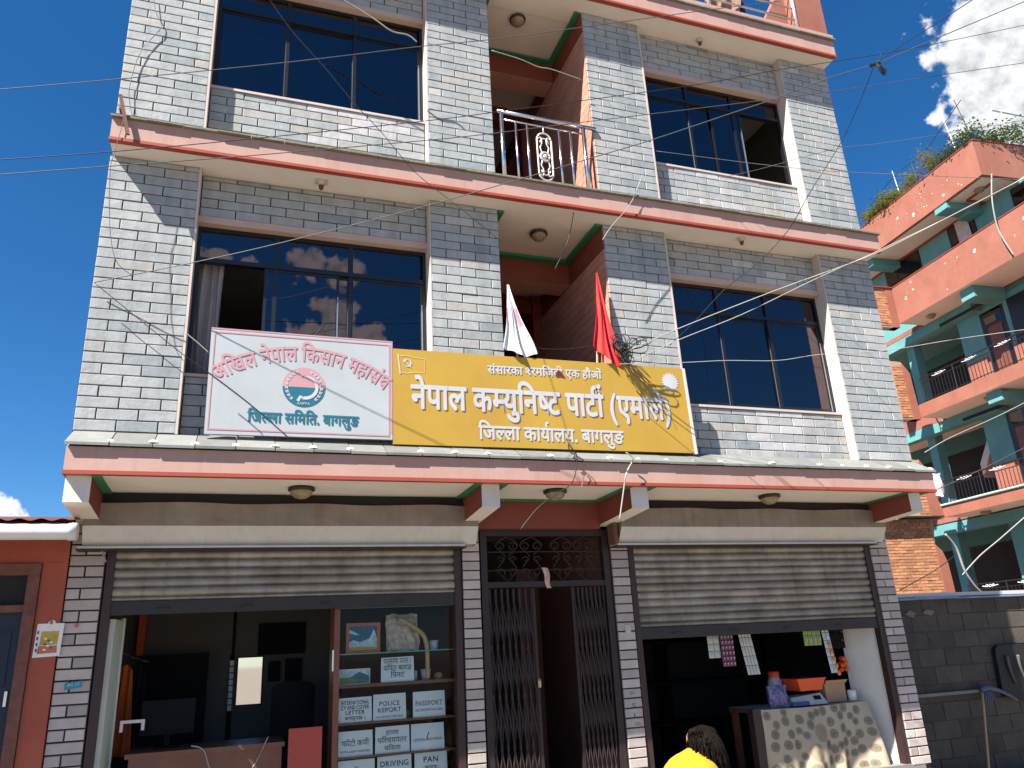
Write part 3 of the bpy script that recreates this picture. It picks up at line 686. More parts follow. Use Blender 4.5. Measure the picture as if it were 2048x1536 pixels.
# ------------------------------------------------------------------ flags
mk('flag_white', (.62,.63,.67), (.56,.57,.62), rough=.85, scale=6)
mk('flag_red', (.58,.022,.022), (.48,.014,.018), rough=.8, scale=6)
mk('flag_pink', (.62,.22,.25), rough=.85)
mk('pole_wood', (.50,.30,.17), (.38,.22,.12), rough=.7, scale=20)
def flag(name, label, tip, pole_foot, wbot, zb, mats, folds, mf=None, lean=.0, hang=.0):
    t = thing(name, label, 'flag', pole_foot, 'furled flags behind the yellow signboard')
    p = MB(); p.tube([pole_foot, tip], .011, 7); p.build('pole', 'pole_wood', t)
    T = Vector(tip); H = T.z-zb
    def fn(u, v):
        ww = .022+wbot*(.55*v+.45*v**2.2 if v < .94 else .55*v+.45*v**2.2-.6*(v-.94)); ph = folds*2*math.pi*(u+.10*math.sin(2.6*v+1)+.05*math.sin(7*v+3*u))
        d = .026*v*math.sin(ph)+.013*v*math.sin(2.3*ph+1+3*v)+.008*math.sin(9*v+4*u)*v
        bot = .018*math.sin(u*7+1)*v*v + hang*(u-.5)*v*v
        return (T.x-.012+(u-.46)*ww+lean*v+.010*v*math.cos(ph*1.3), T.y-.016-.035*v+d, T.z-.0-H*v+bot+.022*v*v*math.sin(ph*.5+1))
    c_ = MB(); c_.grid(fn, 42, 26, mf=mf); c_.build('cloth', mats, t, smooth=True, fixn=False)
    return t
flag('white_flag', 'furled white flag on a stick in front of the landing', (3.752,-.085,5.02), (3.83,-.075,4.0), .35, 4.265, ['flag_white', 'flag_pink'], 1.7, mf=lambda u, v: 1 if (.34 < v < .58 and (.05 < u < .2 or .72 < u < .93)) else 0, lean=.06)
flag('red_flag', 'furled red flag on a wooden stick beside the tangle of cables', (4.766,-.085,5.275), (4.655,-.075,4.0), .31, 4.285, ['flag_red', 'flag_pink'], 1.6, mf=lambda u, v: 1 if (.28 < v < .32 and .62 < u < .74) else 0, lean=.0, hang=-.16)
q = MB(); q.tube([(4.72,-.07,3.98),(4.765,-.07,4.46)], .012, 7); tag(q.build('wooden_stick', 'pole_wood', origin=(4.72,-.07,3.98)), 'short bare wooden stick beside the red flag pole', 'stick')

# ------------------------------------------------------------------ balcony railing on the upper landing
rl = thing('balcony_railing', 'shiny steel railing with an oval scroll ornament across the upper landing', 'railing', (4.35, -.02, 6.2))
ry = -.02
q = MB(); q.tube([(3.75,ry,7.20),(4.955,ry,7.20)], .025, 10); q.build('handrail', 'steel', rl, smooth=True)
for z_ in (7.10, 6.30):
    q = MB(); q.tube([(3.80,ry,z_),(4.80,ry,z_)], .011, 8); q.build('rail', 'steel', rl, smooth=True)
for x, r_ in ((3.80,.024),(3.965,.014),(4.10,.014),(4.485,.014),(4.625,.014),(4.80,.024)):
    q = MB(); q.tube([(x,ry,6.21),(x,ry,7.19 if r_ > .02 else 7.10)], r_, 10); q.build('post' if r_ > .02 else 'baluster', 'steel', rl, smooth=True)
q = MB(); ox, oz = 4.295, 6.70
loop = [(ox+.085*math.cos(a), ry, oz+.22+.09*math.sin(a)) for a in [math.pi*k/10 for k in range(11)]]+[(ox-.085*math.cos(a), ry, oz-.22-.09*math.sin(a)) for a in [math.pi*k/10 for k in range(11)]]
q.tube(loop+[loop[0]], .011, 7)
q.tube([(ox+.055*math.cos(a), ry, oz+.055*math.sin(a)) for a in [2*math.pi*k/16 for k in range(17)]], .014, 7)
for sg in (-1, 1):
    for s2 in (-1, 1):
        q.tube(smoothpath([(ox+s2*.075,ry,oz+sg*.23),(ox+s2*.035,ry,oz+sg*.25),(ox+s2*.03,ry,oz+sg*.17),(ox+s2*.05,ry,oz+sg*.12),(ox+s2*.035,ry,oz+sg*.05)], 5), .008, 6)
    q.tube([(ox+.05*math.cos(a), ry, oz+sg*(.18+.06*math.sin(a))) for a in [math.pi*k/8 for k in range(9)]], .008, 6)
    q.tube([(ox,ry,oz+sg*.31),(ox,ry,oz+sg*.40)], .009, 6)
q.lathe((ox,ry-.012,oz), [(.0,-.012),(.022,-.006),(.03,.012)], 12, axis='y')
q.build('scroll_ornament', 'white_metal', rl, smooth=True)
mk('shoe_dark', (.06,.05,.05), rough=.8)
q = MB()
for dx in (0., .09):
    q.grid(lambda u, v: (4.62+dx+.07*(u-.5)*(1-.25*abs(v-.4))+.17*(v-.5), -.20+.03*v, 6.225+.03*math.sin(math.pi*u)*(1-.6*v)), 5, 8); q.box(4.55+dx, 4.70+dx, -.235, -.165, 6.206, 6.224)
tag(q.build('slippers', 'shoe_dark', origin=(4.64,-.2,6.2)), 'pair of dark slippers left on the ledge below the steel railing', 'slippers')

# roof railing and bedding hung over it
rr = thing('roof_railing', 'pink and white metal railing along the roof edge beside the orange pier', 'railing', (7.3, -.2, 9.3))
for x in (6.72, 8.12, 5.3, 3.9, 2.5, 1.1):
    q = MB(); q.tube([(x,-.19,9.30),(x,-.19,10.25)], .026, 8); q.build('post', 'white_metal', rr, smooth=True)
for z in (9.49, 9.69, 9.92, 10.22):
    q = MB(); q.tube([(.1,-.19,z),(8.16,-.19,z)], .013, 8); q.build('rail', 'white_metal', rr, smooth=True)
mk('blanket', (.30,.20,.14), (.16,.10,.08), rough=.95, scale=18, amt=1.)
mk('navy_cloth', (.015,.018,.05), rough=.9)
q = MB(); q.grid(lambda u, v: (6.85+.55*u+.03*math.sin(v*7), .02-.02*math.sin(u*14)+.03*v, 9.98-.62*v-.05*math.sin(u*6)), 26, 12); tag(q.build('hanging_blanket', 'blanket', origin=(7.1,0,9.4), smooth=True, fixn=False), 'brown patterned blanket hung behind the roof railing', 'blanket')
q = MB(); q.grid(lambda u, v: (7.42+.10*u, .06+.015*math.sin(u*9), 9.95-.55*v-.03*u), 8, 8); tag(q.build('hanging_cloth', 'navy_cloth', origin=(7.5,.05,9.4), smooth=True, fixn=False), 'dark blue cloth hung beside the brown blanket on the roof', 'cloth')

# ------------------------------------------------------------------ lamps
mk('lamp_rim', (.05,.035,.025), (.09,.06,.035), rough=.4, metal=.6)
mk('lamp_glass', (.30,.23,.14), (.16,.11,.06), rough=.35, scale=14, amt=1.)
mk('bulb_holder', (.50,.46,.42), rough=.6)
def dome(label, x, y, z, r=.115, grp='dome lamps under the ledges'):
    t = thing('ceiling_lamp', label, 'lamp', (x, y, z), grp)
    q = MB(); q.lathe((x,y,z), [(r*.8,-.001),(r,-.006),(r,-.028),(r*.86,-.036)], 24); q.build('rim', 'lamp_rim', t, smooth=True)
    q = MB(); q.lathe((x,y,z), [(r*.86,-.034),(r*.80,-.055),(r*.6,-.08),(r*.3,-.096),(.001,-.10)], 24); q.build('glass_bowl', 'lamp_glass', t, smooth=True)
dome('dome lamp on the soffit above the left roller shutter', 1.81, .13, 2.949); dome('dome lamp on the soffit above the central doorway', 4.16, .04, 2.949); dome('dome lamp on the soffit above the right roller shutter', 6.655, .094, 2.949)
dome('round ceiling lamp over the landing with the two flags', 4.309, .355, 5.949, .10); dome('round ceiling lamp over the landing with the steel railing', 4.212, .319, 8.939, .10)
def holder(label, x, y, z, plate):
    t = thing('bulb_holder', label, 'lamp holder', (x, y, z), 'empty bulb holders under the ledges')
    q = MB(); q.lathe((x,y,z), [(.045,-.001),(.045,-.012),(.03,-.016),(.026,-.05),(.03,-.052)], 14); q.build('base', 'bulb_holder', t, smooth=True)
    q = MB(); q.lathe((x,y,z), [(.022,-.05),(.02,-.085),(.001,-.087)], 12); q.build('socket', 'rust', t, smooth=True)
    if plate: q = MB(); q.box(x-.06,x+.06,y-.05,y+.05,z-.006,z-.0008); q.build('plate', 'bulb_holder', t)
holder('empty bulb holder on the ledge above the left middle window', 1.874, -.054, 5.949, True)
holder('empty bulb holder on the ledge above the right middle window', 6.673, -.117, 5.949, False)
holder('empty bulb holder under the roof ledge above the top right window', 6.62, -.01, 8.939, False)
# rusty bar through the ledge corner
q = MB(); q.hexa([(.06,-.30,6.40),(.09,-.30,6.40),(.09,-.28,6.40),(.06,-.28,6.40),(.16,-.32,5.98),(.195,-.32,5.98),(.195,-.30,5.98),(.16,-.30,5.98)]); q.box(.08, .12, -.30, -.02, 6.24, 6.27)
tag(q.build('rusty_bracket', 'rust', origin=(.1,-.2,6.2)), 'rusty iron bracket fixed at the left corner of the upper ledge', 'bracket')
# ------------------------------------------------------------------ left shop
mk('cabinet_wood', (.17,.062,.036), (.11,.04,.025), rough=.4, scale=6, amt=.8)
mk('paper_white', (.74,.72,.70), (.66,.64,.62), rough=.8, scale=5, amt=.6)
mk('ink', (.09,.09,.11), rough=.8)
mk('ink_grey', (.28,.28,.30), rough=.8)
mk('ink_red', (.45,.12,.08), rough=.8)
mk('art_sky', (.015,.09,.16), (.03,.16,.24), rough=.5, scale=14, amt=1.)
mk('art_snow', (.60,.66,.66), (.10,.26,.32), rough=.5, scale=16, amt=1.)
mk('art_ochre', (.55,.30,.08), rough=.5)
mk('art_green', (.20,.26,.10), (.05,.12,.08), rough=.5, scale=30, amt=1.)
mk('frame_orange', (.52,.12,.04), rough=.5)
mk('shop_black', (.012,.012,.014), rough=.85, spec=.1)
mk('red_board', (.36,.05,.035), (.30,.04,.03), rough=.5)
mk('garment_orange', (.50,.10,.02), (.34,.06,.015), rough=.9, scale=6)
mk('panel_mint', (.50,.56,.47), (.40,.46,.40), rough=.6, scale=3)
mk('plastic_bag', (.42,.28,.20), (.62,.52,.44), rough=.25, scale=20, amt=1.)
mk('bamboo', (.50,.34,.12), (.36,.22,.07), rough=.5, scale=12)
mk('cup_white', (.62,.66,.70), rough=.4)
cb = thing('display_cabinet', 'brown wooden display cabinet with glass front inside the left shop', 'cabinet', (2.78, .9, .14))
q = MB(); q.box(2.195, 2.245, .76, 1.10, .14, 1.98); q.build('side_panel', 'cabinet_wood', cb)
q = MB(); q.box(3.325, 3.37, .74, 1.10, .14, 1.98); q.build('side_panel', 'cabinet_wood', cb)
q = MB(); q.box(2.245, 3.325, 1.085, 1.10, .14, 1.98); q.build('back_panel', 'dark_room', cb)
for z, h in ((1.268,.028),(.96,.018),(.685,.018),(.40,.018)):
    q = MB(); q.box(2.246, 3.324, .79, 1.08, z, z+h); q.build('shelf', 'cabinet_wood', cb)
q = MB(); q.box(2.246, 3.324, .79, 1.08, 1.553, 1.560); q.build('glass_shelf', 'clear_glass', cb)
q = MB(); q.box(2.246, 3.324, .765, .769, .30, 1.955); q.build('glass_front', 'clear_glass', cb)
mk('shelf_edge', (.12,.30,.31), rough=.2)
q = MB(); q.box(2.248, 3.322, .7835, .7895, 1.5515, 1.5612); q.box(2.246,3.324,.7635,.7705,1.956,1.962); q.build('shelf_edge', 'shelf_edge', cb)
q = MB(); q.box(2.180, 2.194, .755, .775, 1.42, 1.60); q.build('handle', 'steel', cb)
NOTES = [
 (2.63,2.94,1.297,1.513,[('ink_grey',['प','र','म','ा','ण',' ','प','त','र',' ','/'],.158,.045),('ink_grey',['व','ि','प','त',' ','क','ा','र','ड'],.10,.042),('ink_grey',['ि','प','न','ट'],.04,.042)],'white notice with three grey lines on the upper shelf beside the mountain postcard'),
 (2.252,2.55,.979,1.187,[('ink',list('INTERNATIONAL'),.150,.030),('ink',list('CV AND COVER'),.108,.030),('ink',list('LETTER'),.066,.030),('ink_grey',['ब','न','ा','इ','न','छ',' ','।'],.02,.03)],'white notice offering international CV and cover letter'),
 (2.56,2.862,.979,1.20,[('ink_grey',list('POLICE'),.120,.034),('ink_grey',list('REPORT'),.065,.034),('ink_grey',list('ALL SERVICE FOR HERE'),.02,.014)],'white notice reading police report'),
 (2.925,3.23,.979,1.20,[('ink_grey',list('PASSPORT'),.098,.036),('ink_grey',list('ALL SUPPORT FOR HERE'),.05,.018)],'white notice reading passport'),
 (2.254,2.56,.704,.912,[('ink_grey',['फ','ो','ट','ो',' ','क','प','ी'],.085,.04),('ink_grey',list('WITH LIGHT AND FINE'),.03,.016)],'white notice at the left end of the third shelf'),
 (2.58,2.893,.704,.925,[('ink_grey',['ह','ा','म','र','ा'],.15,.034),('ink_grey',['प','ि','र','च','य','प','त','र'],.085,.040),('ink_grey',['स','ि','ज','ल','ा'],.025,.034)],'white notice with three lines in the middle of the third shelf'),
 (2.905,3.216,.704,.927,[('ink',list('/'),.08,.06),('ink_grey',list('LICENSE AND MORE'),.075,.020)],'white notice at the right end of the third shelf'),
 (2.255,2.58,.43,.675,[('ink_grey',['म'],.16,.03)],'white notice at the left end of the lowest visible shelf'),
 (2.60,2.91,.43,.680,[('ink',list('DRIVING'),.165,.040),('ink_red',list('NEW'),.12,.02)],'white notice reading driving'),
 (2.935,3.24,.43,.682,[('ink',list('PAN'),.17,.042),('ink_grey',['क','ा','र','ड'],.105,.035)],'white notice reading PAN')]
for (x0,x1,z0,z1,lines,lab) in NOTES:
    t = thing('paper_notice', lab, 'notice', ((x0+x1)/2,.82,z0), 'paper notices in the cabinet')
    tl = rnd.uniform(-.004,.004)
    q = MB(); q.hexa([(x0,.81,z0),(x1,.81,z0+tl),(x1,.813,z0+tl),(x0,.813,z0),(x0+.004,.824,z1-.003),(x1-.002,.824,z1+tl),(x1-.002,.827,z1+tl),(x0+.004,.827,z1-.003)]); q.build('sheet', 'paper_white', t)
    for (mt, tok, zo, hh) in lines:
        V_, F_, wd_ = layout(tok, .012); W_ = min((x1-x0)*.84, wd_*hh/.65*1.05); cx = (x0+x1)/2
        q = MB(); put_text(q, tok, cx-W_/2, cx+W_/2, z0+zo, hh, 0, bold=.012)
        q.v = [(a, .8085+.0155*(c_-z0)/(z1-z0)-.0012, c_) for a, b, c_ in q.v]; q.build('lettering', mt, t, fixn=False)
def picture(label, x0, x1, z0, z1, y, fw, fmat, kind):
    t = thing('framed_picture', label, 'picture', ((x0+x1)/2, y, z0))
    q = MB()
    q.box(x0,x1,y,y+.018,z0,z0+fw); q.box(x0,x1,y,y+.018,z1-fw,z1); q.box(x0,x0+fw,y,y+.018,z0+fw,z1-fw); q.box(x1-fw,x1,y,y+.018,z0+fw,z1-fw); q.build('frame', fmat, t)
    a, b, c_, d_ = x0+fw, x1-fw, z0+fw, z1-fw; q = MB(); yy = y+.010
    if kind == 0:
        q.face([(a,yy,c_),(b,yy,c_),(b,yy,d_),(a,yy,d_)], 0)
        q.face([(a,yy-.001,c_),(b,yy-.001,c_),(b,yy-.001,c_+.10),(b-.03,yy-.001,d_-.03),(b-.07,yy-.001,c_+.10),(a+.10,yy-.001,c_+.07),(a+.04,yy-.001,c_+.09),(a,yy-.001,c_+.07)], 1)
        q.face([(a,yy-.001,d_-.06),(a+.05,yy-.001,d_-.075),(a+.10,yy-.001,d_-.08),(a+.05,yy-.001,d_-.05),(a,yy-.001,d_-.03)], 1)
        q.face([(a,yy-.002,c_),(b,yy-.002,c_),(b,yy-.002,c_+.02),(a+.1,yy-.002,c_+.03),(a,yy-.002,c_+.025)], 2)
        q.build('print', ['art_sky','art_snow','art_ochre'], t, fixn=False)
    elif kind == 1:
        q.face([(a,yy,c_),(b,yy,c_),(b,yy,d_),(a,yy,d_)], 0)
        q.face([(a,yy-.001,c_+.05),(a+.10,yy-.001,c_+.055),(a+.18,yy-.001,d_-.02),(b,yy-.001,c_+.06),(b,yy-.001,c_),(a,yy-.001,c_)], 1)
        q.face([(a,yy-.002,c_),(b,yy-.002,c_),(b,yy-.002,c_+.02),(a+.12,yy-.002,c_+.05),(a,yy-.002,c_+.055)], 2); q.build('print', ['art_snow','art_sky','art_green'], t, fixn=False)
    else:
        q.face([(a,yy,c_),(b,yy,c_),(b,yy,d_),(a,yy,d_)], 0); q.build('print', ['shop_black'], t, fixn=False)
picture('orange framed picture of a snowy mountain on the top shelf of the cabinet', 2.315,2.63,1.562,1.83,.86,.028,'frame_orange',0)
picture('small green and blue mountain postcard on the middle shelf of the cabinet', 2.252,2.535,1.297,1.428,.84,.006,'paper_white',1)
picture('large dark picture on the back wall of the left shop', 1.60,2.11,1.61,1.945,2.72,.012,'shop_black',2)
picture('small dark picture on the shop back wall beside the mirror', 1.72,1.85,1.33,1.54,2.72,.008,'shop_black',2)
picture('small dark picture on the shop back wall, second from the mirror', 1.90,2.08,1.32,1.56,2.72,.008,'shop_black',2)
# plastic wrapped plate, curved horn stick, cups
q = MB(); q.grid(lambda u, v: (2.70+.30*u+.015*math.sin(v*6), .90-.05*math.sin(u*math.pi)*math.sin(v*math.pi)-.010*math.sin(u*23+v*9)-.008*math.sin(v*31), 1.565+.335*v-.02*(2*u-1)**2+.012*math.sin(u*9)), 22, 22); q.grid(lambda u, v: (2.70+.30*u, .93, 1.566+.33*v), 2, 2)
tag(q.build('wrapped_parcel', 'plastic_bag', origin=(2.85,.9,1.56), smooth=True, fixn=False), 'tan parcel wrapped in clear plastic on the top shelf of the cabinet', 'parcel')
q = MB(); q.tube(smoothpath([(2.80,.83,1.855),(2.90,.82,1.80),(3.02,.815,1.71),(3.06,.815,1.62),(3.068,.815,1.50),(3.07,.815,1.31)], 6), .021, 10); tag(q.build('curved_stick', 'bamboo', origin=(3.07,.82,1.30), smooth=True), 'yellow bent bamboo stick leaning in the cabinet', 'stick')
for x, z, r_, h, lab in ((3.16,1.562,.045,.085,'white cup on the glass shelf of the cabinet'),(2.975,1.297,.022,.085,'narrow white cup beside the three line notice'),(3.075,1.297,.050,.095,'wide white mug at the foot of the bent bamboo stick')):
    q = MB(); q.lathe((x,.93,z), [(.001,0),(r_*.8,0),(r_,h),(r_*.93,h),(r_*.75,.006),(.001,.006)], 16); tag(q.build('cup', 'cup_white', origin=(x,.93,z), smooth=True), lab, 'cup')
q = MB(); q.lathe((3.20,.93,1.297), [(.001,0),(.035,0),(.045,.03),(.03,.055),(.001,.06)], 12); tag(q.build('stone_bowl', 'bamboo', origin=(3.2,.93,1.297), smooth=True), 'small brown pot at the right end of the middle shelf', 'pot')
q = MB(); q.lathe((2.895,.90,.979), [(.001,0),(.018,0),(.018,.06),(.012,.07),(.001,.07)], 12); tag(q.build('glass_bottle', 'green_paint', origin=(2.895,.9,.979), smooth=True), 'small green bottle between two notices', 'bottle')
# folding shop door pushed against the left pier
d = thing('folded_shutter_door', 'pale green folding door leaf pushed open at the left edge of the shop', 'door', (.36,.9,.14))
q = MB(); q.hexa([(.345,.735,.14),(.378,.735,.14),(.415,1.02,.14),(.385,1.02,.14),(.345,.735,1.93),(.378,.735,1.93),(.415,1.02,1.93),(.385,1.02,1.93)]); q.build('leaf', 'panel_mint', d)
q = MB(); q.box(.345,.385,.72,.733,.14,1.93); q.box(.39,.43,1.022,1.04,.14,1.95); q.build('edge_trim', 'white_plaster', d)
# desk, red board, monitor riser, cables
dk = thing('shop_desk', 'long brown wooden desk across the front of the left shop', 'desk', (1.15,.85,.14))
q = MB(); q.box(.55,1.80,.80,1.45,.835,.872); q.build('desk_top', 'cabinet_wood', dk); q = MB(); q.box(.58,1.78,.83,.86,.14,.834); q.build('front_panel', 'cabinet_wood', dk)
q = MB(); q.box(.58,.61,.861,1.43,.14,.834); q.box(1.75,1.78,.861,1.43,.14,.834); q.build('side_panel', 'cabinet_wood', dk)
q = MB(); q.box(1.825,2.105,.72,.74,.14,.975); tag(q.build('red_board', 'red_board', origin=(1.96,.73,.14)), 'plain red board standing beside the display cabinet', 'board')
q = MB(); q.tube(smoothpath([(1.05,.79,.90),(1.15,.785,.86),(1.22,.78,.70),(1.40,.775,.55),(1.55,.78,.70),(1.66,.79,.92)], 6), .005, 5); tag(q.build('white_cable', 'wire_white', origin=(1.2,.79,.8)), 'white cable drooping over the front of the shop desk', 'cable')
st = thing('monitor', 'black monitor seen from behind on the shop desk', 'monitor', (.95,1.15,.872))
q = MB(); q.box(.62,1.05,1.13,1.17,.98,1.26); q.build('screen', 'shop_black', st); q = MB(); q.box(.81,.86,1.17,1.19,.88,1.1); q.box(.74,.93,1.08,1.26,.873,.885); q.build('stand', 'shop_black', st)
mk('paper_bright', (.72,.70,.66), rough=.7)
q = MB(); q.box(.47,.66,1.02,1.03,1.095,1.12); q.box(.47,.495,1.02,1.03,1.03,1.0945); q.box(.635,.66,1.02,1.03,1.035,1.0945); tag(q.build('white_bracket', 'paper_bright', origin=(.56,1.02,1.03)), 'white U shaped bracket above the dark desk', 'bracket')
q = MB(); q.box(.46,1.10,2.45,2.70,.14,1.66); tag(q.build('black_wardrobe', 'shop_black', origin=(.8,2.5,.14)), 'tall black wardrobe at the back of the left shop', 'wardrobe')
q = MB(); q.box(.385,.455,2.60,2.70,1.66,2.5); tag(q.build('orange_pillar', 'garment_orange', origin=(.42,2.65,1.66)), 'narrow orange strip on the back wall above the garments', 'strip')
q = MB(); q.box(1.33,1.36,2.715,2.735,1.62,2.6); q.build
tag(q.build('wall_conduit', 'shop_black', origin=(1.34,2.72,1.62)), 'dark vertical trunking above the mirror on the back wall', 'trunking')
# hanging photo strip, mirror
t = thing('photo_strip', 'vertical strip of small white sample photos beside the mirror', 'photo strip', (1.34,2.7,.8))
q = MB(); q.box(1.315,1.365,2.712,2.72,.78,1.63); q.build('backing', 'shop_black', t)
for k in range(8):
    q = MB(); q.box(1.319,1.361,2.708,2.711,1.06+k*.065,1.115+k*.065); q.build('photo', 'paper_white', t)
mk('mirror_glass', (.80,.80,.78), rough=.03, metal=1., scale=1, amt=.05)
t = thing('wall_mirror', 'tall bright mirror on the back wall of the left shop', 'mirror', (1.53,2.7,1.1))
q = MB(); q.box(1.395,1.665,2.716,2.735,1.105,1.60); q.build('backing', 'shop_black', t)
q = MB(); q.hexa([(1.405,2.700,1.115),(1.655,2.700,1.115),(1.655,2.714,1.115),(1.405,2.714,1.115),(1.405,2.700,1.59),(1.655,2.700,1.59),(1.655,2.714,1.59),(1.405,2.714,1.59)]); q.build('glass', 'mirror_glass', t)
# garments on a wall rail
t = thing('garment_rail', 'short curved metal rail holding clothes at the left of the shop', 'rail', (.45,1.6,1.6))
q = MB(); q.tube(smoothpath([(.20,1.58,1.68),(.38,1.58,1.665),(.48,1.58,1.62),(.60,1.58,1.585)], 5), .008, 6); q.build('bar', 'steel', t)
for k in range(4):
    q = MB(); q.lathe((.40+.055*k,1.565,1.655-.02*k), [(.001,-.012),(.012,0),(.001,.012)], 8); q.build('knob', 'steel', t)
def garment(lab, x0, x1, ztop, zb, y, mt):
    q = MB(); q.grid(lambda u, v: (x0+(x1-x0)*(u*(.55+.45*v)+.22*(1-v)), y+.03*math.sin(u*13+v*2)*(.3+v), ztop-(ztop-zb)*v-.06*(1-v)*(2*u-1)**2), 22, 12)
    tag(q.build('hanging_garment', mt, origin=((x0+x1)/2,y,zb), smooth=True, fixn=False), lab, 'garment')
garment('orange robe hanging from the rail in the left shop', .32,.52,1.57,.80,1.56,'garment_orange')
garment('dark coat hanging behind the orange robe', .45,.62,1.56,.85,1.66,'shop_black')
# back office chair silhouette
ch = thing('office_chair', 'black office chair backrest behind the desk near the cabinet', 'chair', (1.95,1.7,.14))
q = MB(); q.grid(lambda u, v: (1.72+.42*u, 1.72+.05*(2*u-1)**2, .72+.62*v*(1-.08*(2*u-1)**4)), 10, 8); q.build('backrest', 'shop_black', ch, smooth=True, fixn=False)
q = MB(); q.box(1.74,2.12,1.38,1.72,.55,.62); q.build('seat', 'shop_black', ch); q = MB(); q.tube([(1.93,1.55,.2),(1.93,1.55,.55)], .03, 8)
for k in range(5): q.tube([(1.93,1.55,.22),(1.93+.28*math.cos(k*1.257),1.55+.28*math.sin(k*1.257),.17)], .02, 6)
q.build('base', 'shop_black', ch)

# ------------------------------------------------------------------ right shop
mk('cloth_beige', (.42,.34,.245), (.36,.285,.20), rough=.9, scale=5)
mk('cloth_green', (.045,.046,.030), (.085,.083,.055), rough=.9, scale=60, amt=1.)
mk('cloth_pale', (.235,.185,.125), (.17,.135,.09), rough=.9, scale=60, amt=1.)
mk('cloth_slate', (.04,.055,.062), (.08,.095,.10), rough=.9, scale=60, amt=1.)
mk('scale_grey', (.42,.44,.42), rough=.45)
mk('scale_blue', (.06,.09,.25), rough=.45)
mk('tray_orange', (.75,.085,.02), rough=.35)
mk('cardboard', (.42,.25,.15), (.34,.20,.12), rough=.85)
mk('bag_purple', (.045,.035,.16), (.30,.28,.42), rough=.7, scale=42, amt=1.)
mk('jar_plastic', (.55,.50,.50), (.35,.12,.12), rough=.25, scale=11, amt=1.)
mk('sachet_silver', (.46,.45,.40), (.34,.33,.28), rough=.4, scale=20)
mk('sachet_purple', (.15,.04,.075), (.10,.03,.05), rough=.35, scale=30)
mk('sachet_pink', (.55,.33,.38), rough=.4)
mk('snack_green', (.08,.30,.05), (.45,.35,.10), rough=.3, scale=25, amt=1.)
mk('snack_orange', (.70,.20,.03), rough=.3)
mk('snack_white', (.60,.60,.56), (.12,.25,.30), rough=.3, scale=40, amt=1.)
ct = thing('shop_counter', 'wooden counter standing in the right shop under a cloth', 'counter', (7.4,1.0,.14))
q = MB(); q.box(6.70,8.06,.83,1.45,.74,.778); q.build('top', 'cabinet_wood', ct)
for x, y in ((6.74,.87),(8.02,.87),(6.74,1.40),(8.02,1.40)):
    q = MB(); q.box(x-.03,x+.03,y-.03,y+.03,.14,.74); q.build('leg', 'cabinet_wood', ct)
q = MB(); q.box(6.56,6.66,.80,.90,.14,.80); q.build('side_post', 'guide_paint', ct)
cl = thing('counter_cloth', 'beige cloth printed with green dandelion discs draped over the counter', 'cloth', (7.4,.8,.14))
def fold(u, v): return .042*v*math.sin(u*23+.8+.8*v)+.055*v*math.sin(u*10.5+.5*v)+.022*v**.7*math.sin(u*41+2)
def clothpt(u, v):
    x = 6.67+1.41*u+.03*v*math.sin(u*6)+(.07*v*max(0,u-.8)*5); return (x, .812-.045*v+fold(u,v)*.8-.015*math.sin(v*3), .787-.66*v-.012*math.sin(u*math.pi)*(1-v))
q = MB(); q.grid(clothpt, 80, 26); q.grid(lambda u, v: (6.67+1.41*u, .808+.66*v, .787+.002*math.sin(u*30)*v-.012*math.sin(u*math.pi)*(1-v)), 20, 6); q.build('cloth', 'cloth_beige', cl, smooth=True, fixn=False)
q = MB(); discs = []
for _ in range(900):
    if len(discs) >= 52: break
    u, v, r_ = rnd.uniform(.03,.97), rnd.uniform(.04,.97), rnd.choice((.040,.046,.050,.052,.095))
    if all(((u-a)*1.41)**2+((v-b)*.66)**2 > (r_+c_)**2*.92 for a, b, c_ in discs): discs.append((u, v, r_))
for (u, v, r_) in discs:
    mi = 2 if r_ > .09 else (1 if rnd.random() < .15 else 0)
    for ring in range(5):                                    # seed-head: rings of little dashes
        rr_ = r_*(ring+.35)/5; nn_ = max(5, int(rr_*2*math.pi/.0145))
        for k in range(nn_):
            an = 2*math.pi*k/nn_+ring; L_ = r_*.155; wd_ = .0040
            pts = []
            for da, db in ((-wd_,-L_/2),(wd_,-L_/2),(wd_,L_/2),(-wd_,L_/2)):
                R2 = rr_+db; px = R2*math.cos(an)-da*math.sin(an); pz = R2*math.sin(an)+da*math.cos(an)
                uu, vv = u+px/1.41, v+pz/.66
                if not (0 <= uu <= 1 and 0 <= vv <= 1): pts = None; break
                P = clothpt(uu, vv); pts.append((P[0], P[1]-.0025, P[2]))
            if pts: q.face(pts, mi)
stuff(q.build('dandelion_print', ['cloth_green', 'cloth_slate', 'cloth_pale'], cl, fixn=False))
sc_ = thing('weighing_scale', 'grey and blue weighing scale carrying a red orange tray on the counter', 'scale', (7.36,1.0,.79))
q = MB(); q.hexa([(7.13,.86,.79),(7.60,.86,.79),(7.60,1.15,.79),(7.13,1.15,.79),(7.16,.92,.87),(7.56,.92,.90),(7.56,1.13,.90),(7.16,1.13,.87)]); q.build('body', 'scale_grey', sc_)
q = MB(); q.hexa([(7.125,.852,.79),(7.35,.852,.79),(7.35,.9,.79),(7.125,.9,.79),(7.14,.868,.83),(7.35,.868,.83),(7.35,.9,.83),(7.14,.9,.83)]); q.build('base', 'scale_blue', sc_)
q = MB(); q.hexa([(7.44,.872,.838),(7.53,.872,.838),(7.53,.876,.838),(7.44,.876,.838),(7.44,.897,.878),(7.53,.897,.878),(7.53,.9,.878),(7.44,.9,.878)]); q.build('display', 'shop_black', sc_)
